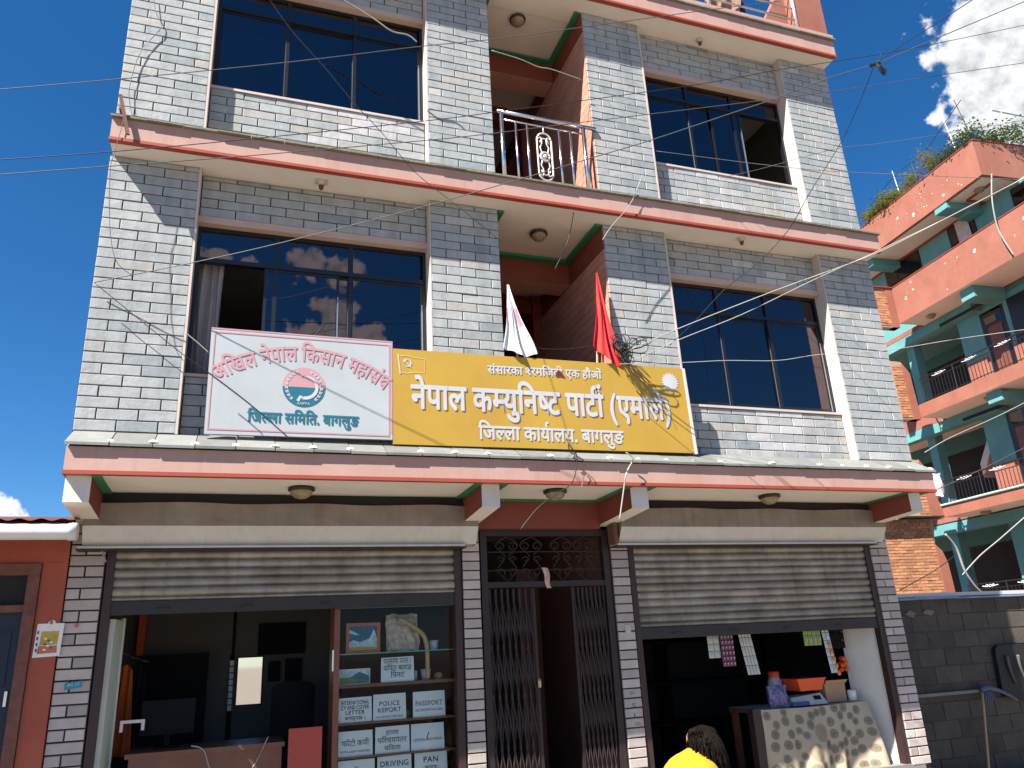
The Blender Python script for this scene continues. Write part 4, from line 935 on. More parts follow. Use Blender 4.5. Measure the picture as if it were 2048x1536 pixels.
q = MB(); q.hexa([(7.31,.93,.93),(7.60,.93,.93),(7.60,1.18,.93),(7.31,1.18,.93),(7.27,.90,1.045),(7.64,.90,1.045),(7.64,1.21,1.045),(7.27,1.21,1.045)]); q.box(7.26,7.65,.895,1.215,1.045,1.058); q.build('tray', 'tray_orange', sc_)
q = MB(); q.box(7.40,7.52,1.0,1.1,.90,.93); q.build('pan_support', 'shop_black', sc_)
j = thing('plastic_jar', 'clear plastic jar with an orange lid behind the weighing scale', 'jar', (7.17,1.2,.79))
q = MB(); q.lathe((7.20,1.22,.79), [(.001,0),(.075,0),(.078,.02),(.078,.25),(.055,.29)], 18); q.build('body', 'jar_plastic', j, smooth=True)
q = MB(); q.lathe((7.20,1.22,.79), [(.062,.285),(.064,.345),(.05,.352),(.001,.352)], 18); q.build('lid', 'tray_orange', j, smooth=True)
q = MB(); q.grid(lambda u, v: (6.865+.235*u, .90-.06*math.sin(u*math.pi)*math.sin(v*math.pi)-.008*math.sin(u*20+v*14), .787+.225*v), 16, 14); q.grid(lambda u, v: (6.865+.235*u, .93+.02*math.sin(u*math.pi), .787+.225*v), 4, 4)
tag(q.build('purple_bag', 'bag_purple', origin=(6.98,.9,.787), smooth=True, fixn=False), 'stuffed purple patterned bag at the left end of the counter', 'bag')
bx = thing('cardboard_box', 'open brown cardboard box at the right of the weighing scale', 'box', (7.78,1.0,.79))
q = MB(); q.box(7.66,7.94,.95,1.15,.79,.985); q.build('body', 'cardboard', bx); q = MB(); q.hexa([(7.66,.93,.985),(7.94,.93,.985),(7.94,.95,.986),(7.66,.95,.986),(7.65,.90,1.02),(7.95,.90,1.02),(7.95,.905,1.022),(7.65,.905,1.022)]); q.build('flap', 'cardboard', bx)
q = MB(); q.lathe((8.0,.93,.79), [(.001,0),(.045,0),(.048,.11),(.03,.115),(.02,.105),(.001,.105)], 16); tag(q.build('tissue_roll', 'paper_white', origin=(8.0,.93,.79), smooth=True), 'white roll beside the cardboard box at the counter end', 'roll')
# hanging sachet strips
def strip(lab, x0, x1, z0, z1, y, nc, nr, base, mark, lean=0.):
    t = thing('sachet_strip', lab, 'sachets', ((x0+x1)/2,y,z1), 'sachet strips hanging in the right shop')
    for r_ in range(nr):
        for c_ in range(nc):
            xa = x0+(x1-x0)*c_/nc; xb = x0+(x1-x0)*(c_+1)/nc; zb = z1-(z1-z0)*r_/nr; za = z1-(z1-z0)*(r_+1)/nr; l0 = lean*r_/nr; l1 = lean*(r_+1)/nr
            q = MB(); q.grid(lambda u, v: (xa+.002+(xb-xa-.004)*u+l0+(l1-l0)*v, y-.008*math.sin(math.pi*u)*math.sin(math.pi*v), zb-.002-(zb-za-.004)*v), 3, 3)
            if mark: q.face([(xa+(xb-xa)*.25+l0,y-.0105,zb-(zb-za)*.35),(xa+(xb-xa)*.8+l0,y-.0105,zb-(zb-za)*.25),(xa+(xb-xa)*.6+l0,y-.0105,zb-(zb-za)*.8)], 1)
            q.build('sachet', [base, 'sachet_pink'], t, fixn=False)
strip('short silver sachet strip hanging at the left of the purple one', 6.115,6.265,1.33,1.62,.80,2,4,'sachet_silver',False)
strip('purple sachet strip with pale marks hanging between two silver strips', 6.262,6.425,1.24,1.62,.78,4,7,'sachet_purple',True)
strip('long silver sachet strip hanging at the right of the purple one', 6.50,6.66,1.14,1.62,.80,4,5,'sachet_silver',False, lean=.07)
strip('green snack packets hanging from the shutter bar', 7.36,7.60,1.40,1.62,.80,4,2,'snack_green',True)
strip('narrow string of white and green packets ending in a point', 7.60,7.70,1.10,1.62,.79,2,6,'snack_white',False, lean=.05)
strip('dark packets hanging beside the white side panel', 7.85,8.05,1.35,1.62,.95,3,3,'shop_black',False)
q = MB()
for k in range(5): q.lathe((7.68+.018*k,.788,1.40-.075*k), [(.001,-.03),(.02,-.02),(.022,.02),(.001,.03)], 8)
tag(q.build('orange_sweets', 'snack_orange', origin=(7.7,.79,1.4), smooth=True), 'orange wrapped sweets along the narrow packet string', 'sweets')
q = MB()
for k in range(9):
    a = k*.9; q.lathe((7.99+.035*math.cos(a)*(.3+k/9),.98+.03*math.sin(a),1.18+.06*math.sin(a*1.7)), [(.001,-.028),(.026,-.012),(.026,.014),(.001,.028)], 9)
tag(q.build('marigold_garland', 'tray_orange', origin=(7.99,.98,1.18), smooth=True), 'orange bunch hanging against the white side panel', 'garland')
# white side panel, green towel
sp = thing('side_panel_board', 'tall white board lining the right edge of the right shop', 'board', (8.25,.9,.14))
q = MB(); q.hexa([(8.10,1.05,.14),(8.30,.74,.14),(8.345,.76,.14),(8.15,1.07,.14),(8.10,1.05,2.4),(8.30,.74,2.4),(8.345,.76,2.4),(8.15,1.07,2.4)]); q.build('leaf', 'panel_white', sp) if 'panel_white' in MATS else q.build('leaf', 'white_plaster', sp)
q = MB(); q.box(8.295,8.312,.722,.738,.14,2.4); q.build('edge', 'white_plaster', sp)
q = MB(); q.box(5.27,5.30,.75,.90,.93,1.14); tag(q.build('green_folder', 'green_paint', origin=(5.29,.8,.93)), 'green folder edge at the left jamb of the right shop', 'folder')
q = MB(); q.box(5.062,5.118,.600,.6175,1.62,1.70); q.box(5.078,5.102,.592,.5995,1.645,1.675); tag(q.build('light_switch', 'bulb_holder', origin=(5.09,.61,1.62)), 'cream light switch on the pier right of the doorway', 'switch')
# shelves at the back of the right shop; their black stands in for shade
sh2 = thing('back_shelf', 'shelf unit at the back of the right shop, coloured black for the shade there', 'shelf', (6.4,2.9,.14))
q = MB()
for z in (.5,1.0,1.5,2.0): q.box(5.4,8.3,2.9,3.28,z,z+.03)
for x in (5.4,6.8,8.27): q.box(x,x+.03,2.9,3.28,.14,2.3)
q.build('frame', 'shop_black', sh2)

# marks painted on the right pier tiles
q = MB(); yy = .6165
for i, (z, hh) in enumerate(((1.045,.03),(.93,.035),(.84,.035),(.76,.03))):
    put_text(q, [['६','०'],['S'],['L'],['म','न']][i], 5.045+.01*i, 5.10+.012*i, z, hh, yy, bold=0)
q.build('chalk_mark', 'ink', bld, fixn=False)
# ------------------------------------------------------------------ red house on the left
mk('house_red', (.36,.082,.045), (.29,.062,.036), rough=.75, scale=2.5, amt=.9, bump=.1, streak=.12, streakcol=(.16,.05,.03))
mk('frame_worn', (.12,.045,.035), (.22,.09,.06), rough=.8, scale=12, amt=.9)
mk('door_blue', (.006,.011,.032), (.010,.016,.045), rough=.5, scale=4)
mk('gutter_pvc', (.62,.60,.58), (.48,.46,.44), rough=.4, scale=4, amt=.7)
mk('roof_sheet', (.14,.06,.055), (.10,.05,.05), rough=.6, metal=.3, scale=6)
hs_ = thing('red_house', 'low house with rust red wall, blue door and white gutter', 'house', (-2., .7, 0))
q = MB(); q.box(-4.5,-1.35,.60,.75,0,2.75); q.box(-.185,-.004,.60,.75,0,2.75); q.box(-1.35,-.185,.60,.75,2.385,2.75); q.box(-4.5,-.02,.75,4,0,.1); q.box(-4.5,-4.4,.75,4,0,2.75); q.box(-.1,-.02,.752,4,0,2.7); q.box(-4.5,-.02,4,4.1,0,2.75)
q.build('wall', 'house_red', hs_)
q = MB(); q.box(-1.34,-.19,.575,.70,2.29,2.38); q.box(-.275,-.19,.575,.70,0,2.289); q.box(-1.34,-1.26,.575,.70,0,2.289); q.box(-1.26,-.275,.585,.69,2.0,2.055); fo = q.build('door_frame', 'frame_worn', hs_)
q = MB(); q.box(-1.26,-.275,.64,.66,2.055,2.289); q.build('fanlight', 'dark_room', fo)
d = MB(); d.box(-1.258,-.277,.63,.665,.05,1.998); do = d.build('door', 'door_blue', hs_)
for z0, z1 in ((.2,.85),(1.45,1.85)):
    for xa in (-.72,-1.2):
        q = MB(); q.box(xa,xa+.38,.622,.6295,z0,z1); q.build('door_panel', 'door_blue', do)
q = MB(); q.box(-.325,-.305,.612,.6295,1.3,1.41); q.build('handle', 'steel', do)
q = MB(); q.box(-.165,-.03,.598,.600,2.39,2.392); q.build('wall_joint', 'frame_worn', hs_)
q = MB(); q.lathe((0,-.015,2.545), [(.062,-4.5),(.062,.125)], 18, axis='x'); q.lathe((0,-.015,2.545), [(.068,.08),(.068,.14),(.05,.141),(.001,.141)], 18, axis='x'); q.build('gutter', 'gutter_pvc', hs_, smooth=True)
q = MB(); q.box(-4.5,.0,.05,.60,2.60,2.63); q.build('eaves_board', 'frame_worn', hs_)
q = MB()
def rf(u, v):
    x = -4.6+4.68*u; return (x, -.06+4.3*v, 2.630+.009*math.sin(x*2*math.pi/.145)+.75*v)
q.grid(rf, 280, 1); q.build('corrugated_roof', 'roof_sheet', hs_, smooth=True, fixn=False)
pt = thing('wall_poster', 'white poster with a yellow picture pasted on the red wall', 'poster', (-.07,.597,1.65))
mk('poster_yellow', (.55,.38,.04), (.35,.22,.05), rough=.6, scale=18, amt=1.)
mk('poster_blue', (.05,.07,.22), rough=.6); mk('poster_orange', (.55,.17,.06), (.4,.1,.05), rough=.6, scale=20, amt=1.)
q = MB(); q.hexa([(-.168,.594,1.648),(.022,.594,1.655),(.022,.597,1.655),(-.168,.597,1.648),(-.16,.594,1.905),(.03,.594,1.905),(.03,.597,1.905),(-.16,.597,1.905)]); q.lathe((-.06,.5955,1.905), [(.028,-.001),(.028,.001),(.001,.0012)], 14, axis='y'); q.build('sheet', 'paper_white', pt)
q = MB(); yy = .5925; q.face([(-.13,yy,1.74),(-.005,yy,1.742),(0,yy,1.845),(-.125,yy,1.845)], 0); q.face([(-.14,yy-.001,1.675),(.0,yy-.001,1.68),(-.005,yy-.001,1.735),(-.135,yy-.001,1.735)], 2)
for k in range(7):
    cx, cz = -.068+.022*((k*5)%3-1), 1.705+.014*k; q.face([(cx-.014,yy-.002,cz),(cx,yy-.002,cz-.009),(cx+.014,yy-.002,cz),(cx,yy-.002,cz+.009)], 1 if k % 2 else 3)
for k in range(4): 
    q.face([(-.155,yy,1.69+k*.045),(-.142,yy,1.69+k*.045),(-.142,yy,1.715+k*.045),(-.155,yy,1.715+k*.045)], 1)
q.face([(-.065+.012*math.cos(a), yy, 1.915+.02*math.sin(a)) for a in [k*.7 for k in range(9)]], 2)
q.build('print', ['poster_yellow','poster_blue','poster_orange','paper_white'], pt, fixn=False)
mk('plate_blue', (.02,.22,.34), rough=.4)
t = thing('number_plate', 'small blue plate on the left stone pier', 'plate', (.145,.61,1.40)); q = MB(); q.hexa([(.085,.609,1.395),(.205,.609,1.410),(.205,.6155,1.410),(.085,.6155,1.395),(.085,.609,1.445),(.205,.609,1.460),(.205,.6155,1.460),(.085,.6155,1.445)]); q.build('panel', 'plate_blue', t)
q = MB(); put_text(q, ['न','ग','र',' ','१','२','४'], .10, .19, 1.413, .024, .6075, bold=0, slope=.12); q.build('lettering', 'art_snow', t, fixn=False)
for x, z, lab in ((.115,1.885,'orange paper scrap stuck on the left pier'),):
    q = MB(); q.lathe((x,.6145,z), [(.018,-.001),(.016,-.002),(.001,-.002)], 9, axis='y'); tag(q.build('paper_scrap', 'poster_orange', origin=(x,.61,z)), lab, 'scrap')
q = MB(); q.tube([(.245,.55,2.475),(.285,.55,2.38)], .007, 5); tag(q.build('white_hook', 'wire_white', origin=(.26,.55,2.4)), 'short white hook under the left shutter hood', 'hook')

# ------------------------------------------------------------------ block wall on the right
mk('block_grey', (.080,.068,.056), (.048,.041,.034), rough=.95, scale=5, amt=.9, tint=.18, bump=.5, bscale=25)
mk('block_mortar', (.075,.066,.056), (.05,.044,.038), rough=.95, scale=9, bump=.4)
mk('sheet_blue', (.09,.16,.34), (.30,.33,.38), rough=.5, scale=3, amt=.8)
mk('sheet_pale', (.50,.50,.50), (.36,.35,.34), rough=.6, scale=5)
WY = 1.2
bw = thing('block_wall', 'dark concrete block wall with a blue sheet capping beside the shop', 'wall', (10.5, WY, -.16))
q = MB(); q.box(8.68, 14, WY+.008, WY+.18, -.16, 1.93); q.build('mortar_core', 'block_mortar', bw)
k = 0; z = -.16
while z < 1.9:
    x = 8.72-(.0 if k % 2 else -.21)
    while x < 13.5:
        q = MB(); j = rnd.uniform(-.004,.004); q.box(x+.007, x+.413, WY+j, WY+.03, z+.007, min(z+.198, 1.925), t=rnd.random()); q.build('block', 'block_grey', bw); x += .42
    z += .205; k += 1
cp = MB()
for i in range(8):
    xa = 8.7+.72*i; cp.box(xa, xa+.725, WY-.06-rnd.uniform(0,.02), WY+.22, 1.865+.004*(i%2), 1.885+.004*(i%2)+rnd.uniform(0,.008), t=rnd.random())
cp.build('capping_sheet', 'sheet_blue', bw)
cp = MB(); cp.box(8.7, 14.1, WY-.04, WY+.25, 1.899, 1.945); cp.build('capping_top', 'sheet_pale', bw)
q = MB(); q.box(8.8, 10.3, WY-.05, WY+.005, .735, .77); q.build('cement_ledge', 'concrete', bw)
mk('plaster_dab', (.20,.15,.13), rough=.95)
for cx_, cz_ in ((9.36,1.70),(9.66,1.71)):
    q = MB(); pl = [(cx_+(.085+.03*math.sin(k*2.3+cx_))*math.cos(k*.628), cz_+(.035+.015*math.sin(k*3.7+cx_*5))*math.sin(k*.628)) for k in range(10)]; q.prism(pl, 'y', WY-.010, WY+.004); q.build('plaster_dab', 'plaster_dab', bw)
q = MB(); q.tube([(9.72,WY-.30,-.16),(10.16,WY-.08,.76)], .013, 7); tag(q.build('bamboo_pole', 'pole_wood', origin=(9.72,WY-.3,-.16)), 'thin wooden pole leaning against the block wall', 'pole')
mk('rag_blue', (.10,.12,.19), (.06,.07,.12), rough=.95, scale=30)
q = MB(); q.tube(smoothpath([(10.12,WY-.10,.765),(10.22,WY-.12,.785),(10.40,WY-.12,.74),(10.56,WY-.12,.67),(10.68,WY-.10,.61)], 4), .034, 8, r1=.012)
for k in range(5): q.tube(smoothpath([(10.15+.02*k,WY-.12,.75),(10.13+.03*k,WY-.14,.69),(10.10+.045*k,WY-.13,.62-.012*(k%3))], 4), .008, 5)
tag(q.build('tied_rag', 'rag_blue', origin=(10.3,WY-.12,.7), smooth=True), 'faded blue rag tied to the leaning pole', 'rag')
mk('black_rubber', (.012,.012,.013), rough=.6)
fr_ = thing('rounded_black_frame', 'black rounded frame with pale strokes hung on the block wall at the right edge', 'case', (10.8,WY-.08,.6))  # dark rounded shape with pale strokes, its use not identified
q = MB(); pts = []
for cx, cz, a0 in ((11.06,1.18,0),(10.63,1.18,90),(10.60,.74,180),(10.98,.68,270)):
    pts += [(cx+.09*math.cos(math.radians(a0+a)), cz+.09*math.sin(math.radians(a0+a))) for a in (0,30,60,90)]
q.prism(pts, 'y', WY-.07, WY-.01); q.build('shell', 'black_rubber', fr_)
for k in range(2):
    q = MB(); q.tube(smoothpath([(10.70+.19*k,WY-.085,1.14),(10.69+.19*k,WY-.09,1.0),(10.74+.19*k,WY-.085,.80)], 4), .024, 6, r1=.010); q.build('pale_stroke', 'wire_grey', fr_, smooth=True)
mk('shed_pale', (.42,.38,.32), (.30,.27,.22), rough=.9, scale=5, amt=.8)

# ------------------------------------------------------------------ orange and turquoise apartment house
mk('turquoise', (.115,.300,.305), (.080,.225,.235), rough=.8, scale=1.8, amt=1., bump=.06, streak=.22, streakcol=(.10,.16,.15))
mk('turq_shaded', (.045,.14,.145), (.035,.11,.115), rough=.8)  # darker copy of turquoise, with the recess shade put into the colour
mk('raw_brick', (.42,.20,.105), (.32,.14,.075), rough=.9, scale=14, amt=.9, tint=.25, bump=.5)
mk('raw_mortar', (.34,.27,.20), (.24,.19,.14), rough=.95, scale=20, bump=.4)
mk('rail_black', (.02,.02,.024), rough=.5, metal=.4)
mk('rail_white', (.62,.60,.60), rough=.5)
mk('mint_pipe', (.36,.52,.44), rough=.5)
TH = math.atan2(-.99534, -.09639)
ob = thing('orange_apartment_house', 'orange and turquoise apartment house with stacked balconies and a planted roof', 'building', (19.2276, 5.5708, 0), rz=TH)
def OB(mb, name, mats, par=None, **k): return mb.build(name, mats, par or ob, local=True, **k)
q = MB()
q.box(-9,3,3.2,8,0,12.7); q.box(-9,-3.85,1.2,3.2,10.0,12.72); q.box(-3.85,3,1.2,3.2,10.0,12.72)
OB(q, 'inner_wall', 'turquoise')
q = MB(); 
for z0, z1 in ((4.72,7.24),(7.64,10.15),(1.3,4.36)):
    q.box(-3.10,-2.32,1.2,1.5,z0,z1); q.box(-1.50,3,1.2,3.2,z0,z1); q.box(-2.32,-1.5,1.2,1.5,z1-.35,z1); q.box(-5.2,-4.9,1.2,1.5,z0,z1); q.box(-9,-2.2,.9,1.2,z1-.28,z1-.002)
OB(q, 'balcony_wall', 'turquoise')
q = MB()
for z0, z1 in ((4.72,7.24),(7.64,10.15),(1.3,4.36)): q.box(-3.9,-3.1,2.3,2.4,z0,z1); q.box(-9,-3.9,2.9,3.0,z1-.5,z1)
OB(q, 'recess_wall', 'turq_shaded')
# balcony slabs
for z0, z1 in ((4.40,4.70),(7.25,7.62),(10.17,10.30),(1.0,1.3)):
    q = MB(); q.box(-3.95,3.2,0,3.2,z0,z1,mm=[1,0,0,0,0,0]); q.box(-9,-3.95,.9,3.2,z0,z1,mm=[1,0,0,0,0,0]); so_ = OB(q, 'balcony_slab', ['orange_wall','cream_soffit'])
    q = MB(); q.box(-3.9,3.1,1.16,1.198,z0-.03,z0-.002); OB(q, 'red_border', 'red_trim', so_)
q = MB(); q.box(-3.95,3.2,0,.12,10.301,11.33); q.box(-3.95,-3.83,.121,1.2,10.301,11.33); par3 = OB(q, 'parapet', 'orange_wall')
q = MB(); q.box(-3.97,3.2,-.015,.135,11.331,11.36); OB(q, 'parapet_cap', 'brown_red', par3)
# roof slab, soffit and parapet
q = MB(); q.box(-8,-.01,0,8,12.74,12.95,mm=[1,0,0,0,0,0]); rfs = OB(q, 'roof_slab', ['orange_wall','cream_soffit'])
q = MB(); q.box(-8,0,-.004,.12,12.735,13.80); q.box(-.12,.004,.121,8,12.735,13.80); rp = OB(q, 'roof_parapet', 'orange_wall')
q = MB(); q.box(-8,.02,-.02,.135,13.801,13.83); q.box(-.135,.02,.136,8,13.801,13.83); OB(q, 'parapet_cap', 'brown_red', rp)
q = MB(); q.box(-8,-1.2,1.12,1.199,12.70,12.738); q.box(-1.2,-1.13,.6,1.199,12.70,12.738); q.box(-1.13,-.3,.55,.62,12.70,12.738); OB(q, 'red_border', 'red_trim', rfs)
q = MB(); q.box(-1.75,-1.3,.75,1.19,12.45,12.735); q.box(-1.75,-1.3,.02,.75,12.55,12.735); OB(q, 'beam', 'turquoise', rfs)
q = MB(); q.box(-5.0,-4.6,.15,1.19,12.50,12.735); OB(q, 'beam', 'turquoise', rfs)
q = MB(); q.box(-1.75,-1.3,.15,1.19,9.85,10.165); OB(q, 'beam', 'turquoise'); q = MB(); q.box(-1.75,-1.3,.15,1.19,6.95,7.245); OB(q, 'beam', 'turquoise')
# flaked paint chips on the orange
mk('chip_white', (.66,.60,.54), rough=.9)
q = MB()
for _ in range(34):
    s_ = rnd.uniform(-3.6,1.5); zz = rnd.choice((rnd.uniform(10.25,11.2), rnd.uniform(12.8,13.7))); r_ = rnd.choice((.015,.02,.03,.05)) * rnd.uniform(.6,1.3)
    if zz > 12 and s_ > -.1: continue
    q.face([(s_+r_*rnd.uniform(.6,1.2)*math.cos(k*1.05), -.0065, zz+r_*1.2*rnd.uniform(.6,1.2)*math.sin(k*1.05)) for k in range(6)])
stuff(OB(q, 'paint_chips', 'chip_white', fixn=False))
# windows and doors
def owin(s0, s1, z0, z1, n, y=1.2, cur=None):
    q = MB(); q.box(s0,s1,y-.02,y+.04,z0,z1); wn = OB(q, 'window', 'window_black')
    for i in range(n):
        a = s0+.04+(s1-s0-.08)*i/n; b = s0+.04+(s1-s0-.08)*(i+1)/n
        p = MB(); p.box(a+.02,b-.02,y-.028,y-.021,z0+.05,z1-.05); OB(p, 'pane', 'tinted_glass', wn)
    if cur:
        p = MB(); p.grid(lambda u, v: (cur[0]+(cur[1]-cur[0])*u+.05*v, y-.08-.02*math.sin(u*30), z1-.02-(z1-z0)*1.02*v), 24, 6); OB(p, 'curtain', 'curtain_pale', wn, smooth=True, fixn=False)
mk('curtain_pale', (.58,.52,.52), (.46,.36,.37), rough=.9, scale=7, amt=.9)
owin(-5.34,-3.80,11.4,12.68,3); owin(-2.60,-1.62,11.4,12.70,2, cur=(-2.25,-1.8)); owin(-.35,.3,11.4,12.6,1)
for zb, zt in ((7.62,9.83),(4.70,6.95)):
    q = MB(); q.box(-2.30,-1.52,1.22,1.30,zb,zt); dr = OB(q, 'door', 'window_black'); p = MB(); p.box(-2.14,-1.68,1.205,1.219,zb+.1,zt-.5); OB(p, 'door_leaf', 'cabinet_wood', dr); p = MB(); p.box(-2.2,-1.62,1.21,1.218,zt-.40,zt-.06); OB(p, 'fanlight', 'tinted_glass', dr)
    q = MB(); q.box(-1.35,-.1,1.18,1.24,zb+.9,zt); OB(q, 'window', 'window_black')
    q = MB(); q.box(-3.08,-2.3,1.188,1.199,zb,zb+.95); q.box(-1.5,3,1.188,1.199,zb,zb+.95); OB(q, 'dado', 'orange_wall')
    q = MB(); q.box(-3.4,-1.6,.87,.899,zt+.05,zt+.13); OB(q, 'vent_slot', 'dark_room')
q = MB(); q.prism([(-3.9,5.9),(-3.1,7.0),(-3.1,6.7),(-3.9,5.5)], 'y', 1.6, 2.2); OB(q, 'stair_flight', 'white_plaster')
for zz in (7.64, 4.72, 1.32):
    q = MB(); q.box(-9,-3.05,3.02,3.12,zz,zz+2.5); q.box(-3.9,-3.12,2.26,2.29,zz,zz+2.0); OB(q, 'recess_shade_panel', 'dark_room')  # near-black panels added to stand in for shade deep in the recesses
# lamps under the balconies
for s_, y_, z_ in ((-3.24,.5,10.169),(-2.0,.5,7.249),(-4.2,1.0,7.249),(-3.03,.5,4.399),(-.62,.5,12.739)):
    q = MB(); q.lathe((s_,y_,z_), [(.13,-.001),(.14,-.03),(.10,-.08),(.001,-.11)], 16); OB(q, 'balcony_lamp', 'lamp_glass', smooth=True)
q = MB(); q.box(-1.55,-1.30,.2,.5,7.17,7.248); OB(q, 'tube_light', 'print_white')
# railings
rail_m = None
for zb, zt in ((7.62,8.34),(4.70,5.36),(1.30,2.56)):
    q = MB()
    for z in (zt, zt-.13, zb+.07): q.tube([(-3.75,.06,z),(3.1,.06,z)], .018 if z == zt else .012, 6)
    q.tube([(-3.75,.06,zt),(-3.95,.25,zt)], .018, 6); q.tube([(-3.75,.06,zb+.07),(-3.95,.25,zb+.07)], .012, 6)
    for s_ in (-3.75,-2.5,-1.25,0.,1.25): q.tube([(s_,.06,zb),(s_,.06,zt)], .016, 6)
    ro = OB(q, 'railing', 'rail_black'); s_ = -3.64; m0 = None
    while s_ < 1.6:
        if m0 is None: b = MB(); b.tube([(0,.06,zb+.02),(0,.06,zt-.13)], .009, 5); m0 = OB(b, 'baluster', 'rail_black', ro); m0.location = (s_,0,0)
        else: dupe(m0, ro, (s_,0,0))
        s_ += .115
    for cx in (-3.0,-1.9,-.8):
        q = MB()
        for sg in (-1,1): q.tube([(cx+sg*(.10+.035*math.cos(a)), .045, zt-.07+.035*math.sin(a)) for a in [k*.6 for k in range(7)]]+[(cx+sg*.25,.045,zt-.06)], .012, 5)
        q.tube([(cx+.04*math.cos(a), .045, zt-.065+.03*math.sin(a)) for a in [k*.7 for k in range(10)]], .010, 5)
        OB(q, 'rail_scroll', 'rail_white', ro)
q = MB(); q.tube([(-3.95,-.02,4.72),(3,-.02,4.72)], .03, 8); OB(q, 'mint_pipe', 'mint_pipe')
# raw brick end walls of the neighbouring bay
def endwall(poly, bricks, z_s, z_e, n0, n1):
    q = MB(); q.prism([(a, b) for a, b in poly], 'x', -4.2, -3.96); ew = OB(q, 'end_wall', 'raw_mortar')
    z = z_s; k = 0
    while z < z_e-.03:
        n_ = n0-(.115 if k % 2 else 0)
        while n_ < n1-.04:
            a, b = max(n_, n0), min(n_+.225, n1)
            if b-a > .03:
                p = MB(); j = rnd.uniform(-.006,.008); p.box(-3.98, -3.945+j, a+.006, b-.006, z+.006, z+.072, t=rnd.random()); OB(p, 'brick', 'raw_brick', ew)
            n_ += .232
        z += .08; k += 1
    return ew
e0 = endwall([(-3.2,0),(-.22,0),(-.22,2.6),(-.24,3.2),(-.33,3.48),(-.48,3.66),(-.36,4.36),(-3.2,4.36)], None, 2.02, 4.33, -2.35, -.50)
q = MB(); q.prism([(-.50,2.0),(-.20,2.0),(-.20,2.6),(-.22,3.2),(-.32,3.50),(-.50,3.68)], 'x', -4.19, -3.93); OB(q, 'plaster_edge', 'orange_wall', e0)
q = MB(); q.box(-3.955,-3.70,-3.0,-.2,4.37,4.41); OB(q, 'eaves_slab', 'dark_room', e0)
e1 = endwall([(-1.4,4.38),(-.0,4.38),(-.02,5.2),(-.12,5.6),(-.4,6.0),(-1.4,6.1)], None, 4.42, 5.9, -.75, -.42)
q = MB(); q.prism([(-.42,4.37),(.0,4.37),(-.02,5.2),(-.12,5.6),(-.42,6.02)], 'x', -4.19, -3.93); OB(q, 'plaster_edge', 'orange_wall', e1)
e2 = endwall([(-1.2,7.2),(.0,7.2),(-.05,8.6),(-.28,8.95),(-1.2,9.0)], None, 7.25, 8.85, -.62, -.27)
q = MB(); q.prism([(-.27,7.2),(.0,7.2),(-.05,8.6),(-.27,8.93)], 'x', -4.19, -3.93); OB(q, 'plaster_edge', 'orange_wall', e2)
e3 = endwall([(-1.2,10.05),(.0,10.05),(.0,11.33),(-1.2,11.33)], None, 10.1, 11.3, -.72, -.25)
q = MB(); q.prism([(-.25,10.05),(-.003,10.05),(-.003,11.33),(-.25,11.33)], 'x', -4.19, -3.93); OB(q, 'plaster_edge', 'orange_wall', e3)
q = MB(); q.box(-4.22,-3.9,-1.25,.0,11.331,11.37); OB(q, 'parapet_cap', 'brown_red', e3)

# rooftop plants
mk('leaf_green', (.15,.215,.055), (.09,.15,.035), rough=.6, scale=9, amt=1., tint=.5)
mk('leaf_yellow', (.34,.34,.09), (.22,.26,.06), rough=.6, scale=9, amt=1., tint=.45)
mk('twig', (.20,.14,.09), rough=.9)
def OW(s_, n_, z_):                                       # house frame -> world
    return Vector((19.2276+s_*(-.09639)+n_*.99534, 5.5708+s_*(-.99534)+n_*(-.09639), z_))
def bush(label, s_, n_, z_, rx, rz, nleaf, mt):
    c0 = OW(s_, n_, z_); t = thing('roof_plant', label, 'plant', c0, 'plants along the orange roof parapet')
    q = MB()
    stems = []
    for k in range(9):
        a = rnd.uniform(0,6.28); tip = c0+Vector((rx*.8*math.cos(a)*rnd.random(), rx*.8*math.sin(a)*rnd.random(), rz*rnd.uniform(.5,1.15)))
        q.tube([c0+Vector((0,0,-.3)), (c0+tip)/2+Vector((0,0,.04)), tip], .008, 4, r1=.004); stems.append(tip)
    q.build('stem', 'twig', t); q = MB()
    for k in range(nleaf):
        b = rnd.choice(stems); p = b+Vector((rnd.gauss(0,rx*.33), rnd.gauss(0,rx*.33), rnd.gauss(-rz*.18,rz*.26)))
        if p.z < c0.z-.12: continue
        a = rnd.uniform(0,6.28); L_ = rnd.uniform(.05,.11); d_ = Vector((math.cos(a), math.sin(a), rnd.uniform(-.6,.6))).normalized(); s2 = d_.cross(Vector((rnd.uniform(-.4,.4), rnd.uniform(-.4,.4), 1))).normalized()*L_*.30
        q.face([p, p+d_*L_*.5+s2, p+d_*L_, p+d_*L_*.5-s2], 0, rnd.random())
    stuff(q.build('foliage', mt, t, fixn=False))
bush('yellow green leafy plant at the lower end of the orange roof parapet', -4.35,.3,13.80,.36,.42,700,'leaf_yellow')
bush('dense green plant second from the lower end of the orange parapet', -3.75,.3,13.80,.38,.46,700,'leaf_green')
bush('dry yellowish plant in the middle of the orange roof parapet', -2.95,.3,13.80,.34,.50,420,'leaf_yellow')
bush('pale flowering plant beside the roof stick on the orange parapet', -2.45,.3,13.85,.36,.5,420,'leaf_yellow')
bush('loose light green plant below the parapet corner', -1.75,.3,13.85,.40,.72,520,'leaf_yellow')
bush('low trailing leafy plant between the two lowest plants of the orange parapet', -4.0,.2,13.82,.42,.34,600,'leaf_yellow')
bush('low yellowish ground cover along the upper half of the orange parapet', -3.3,.2,13.82,.42,.36,600,'leaf_yellow')
bush('low green ground cover under the loose plant near the parapet corner', -1.3,.2,13.82,.45,.36,520,'leaf_green')
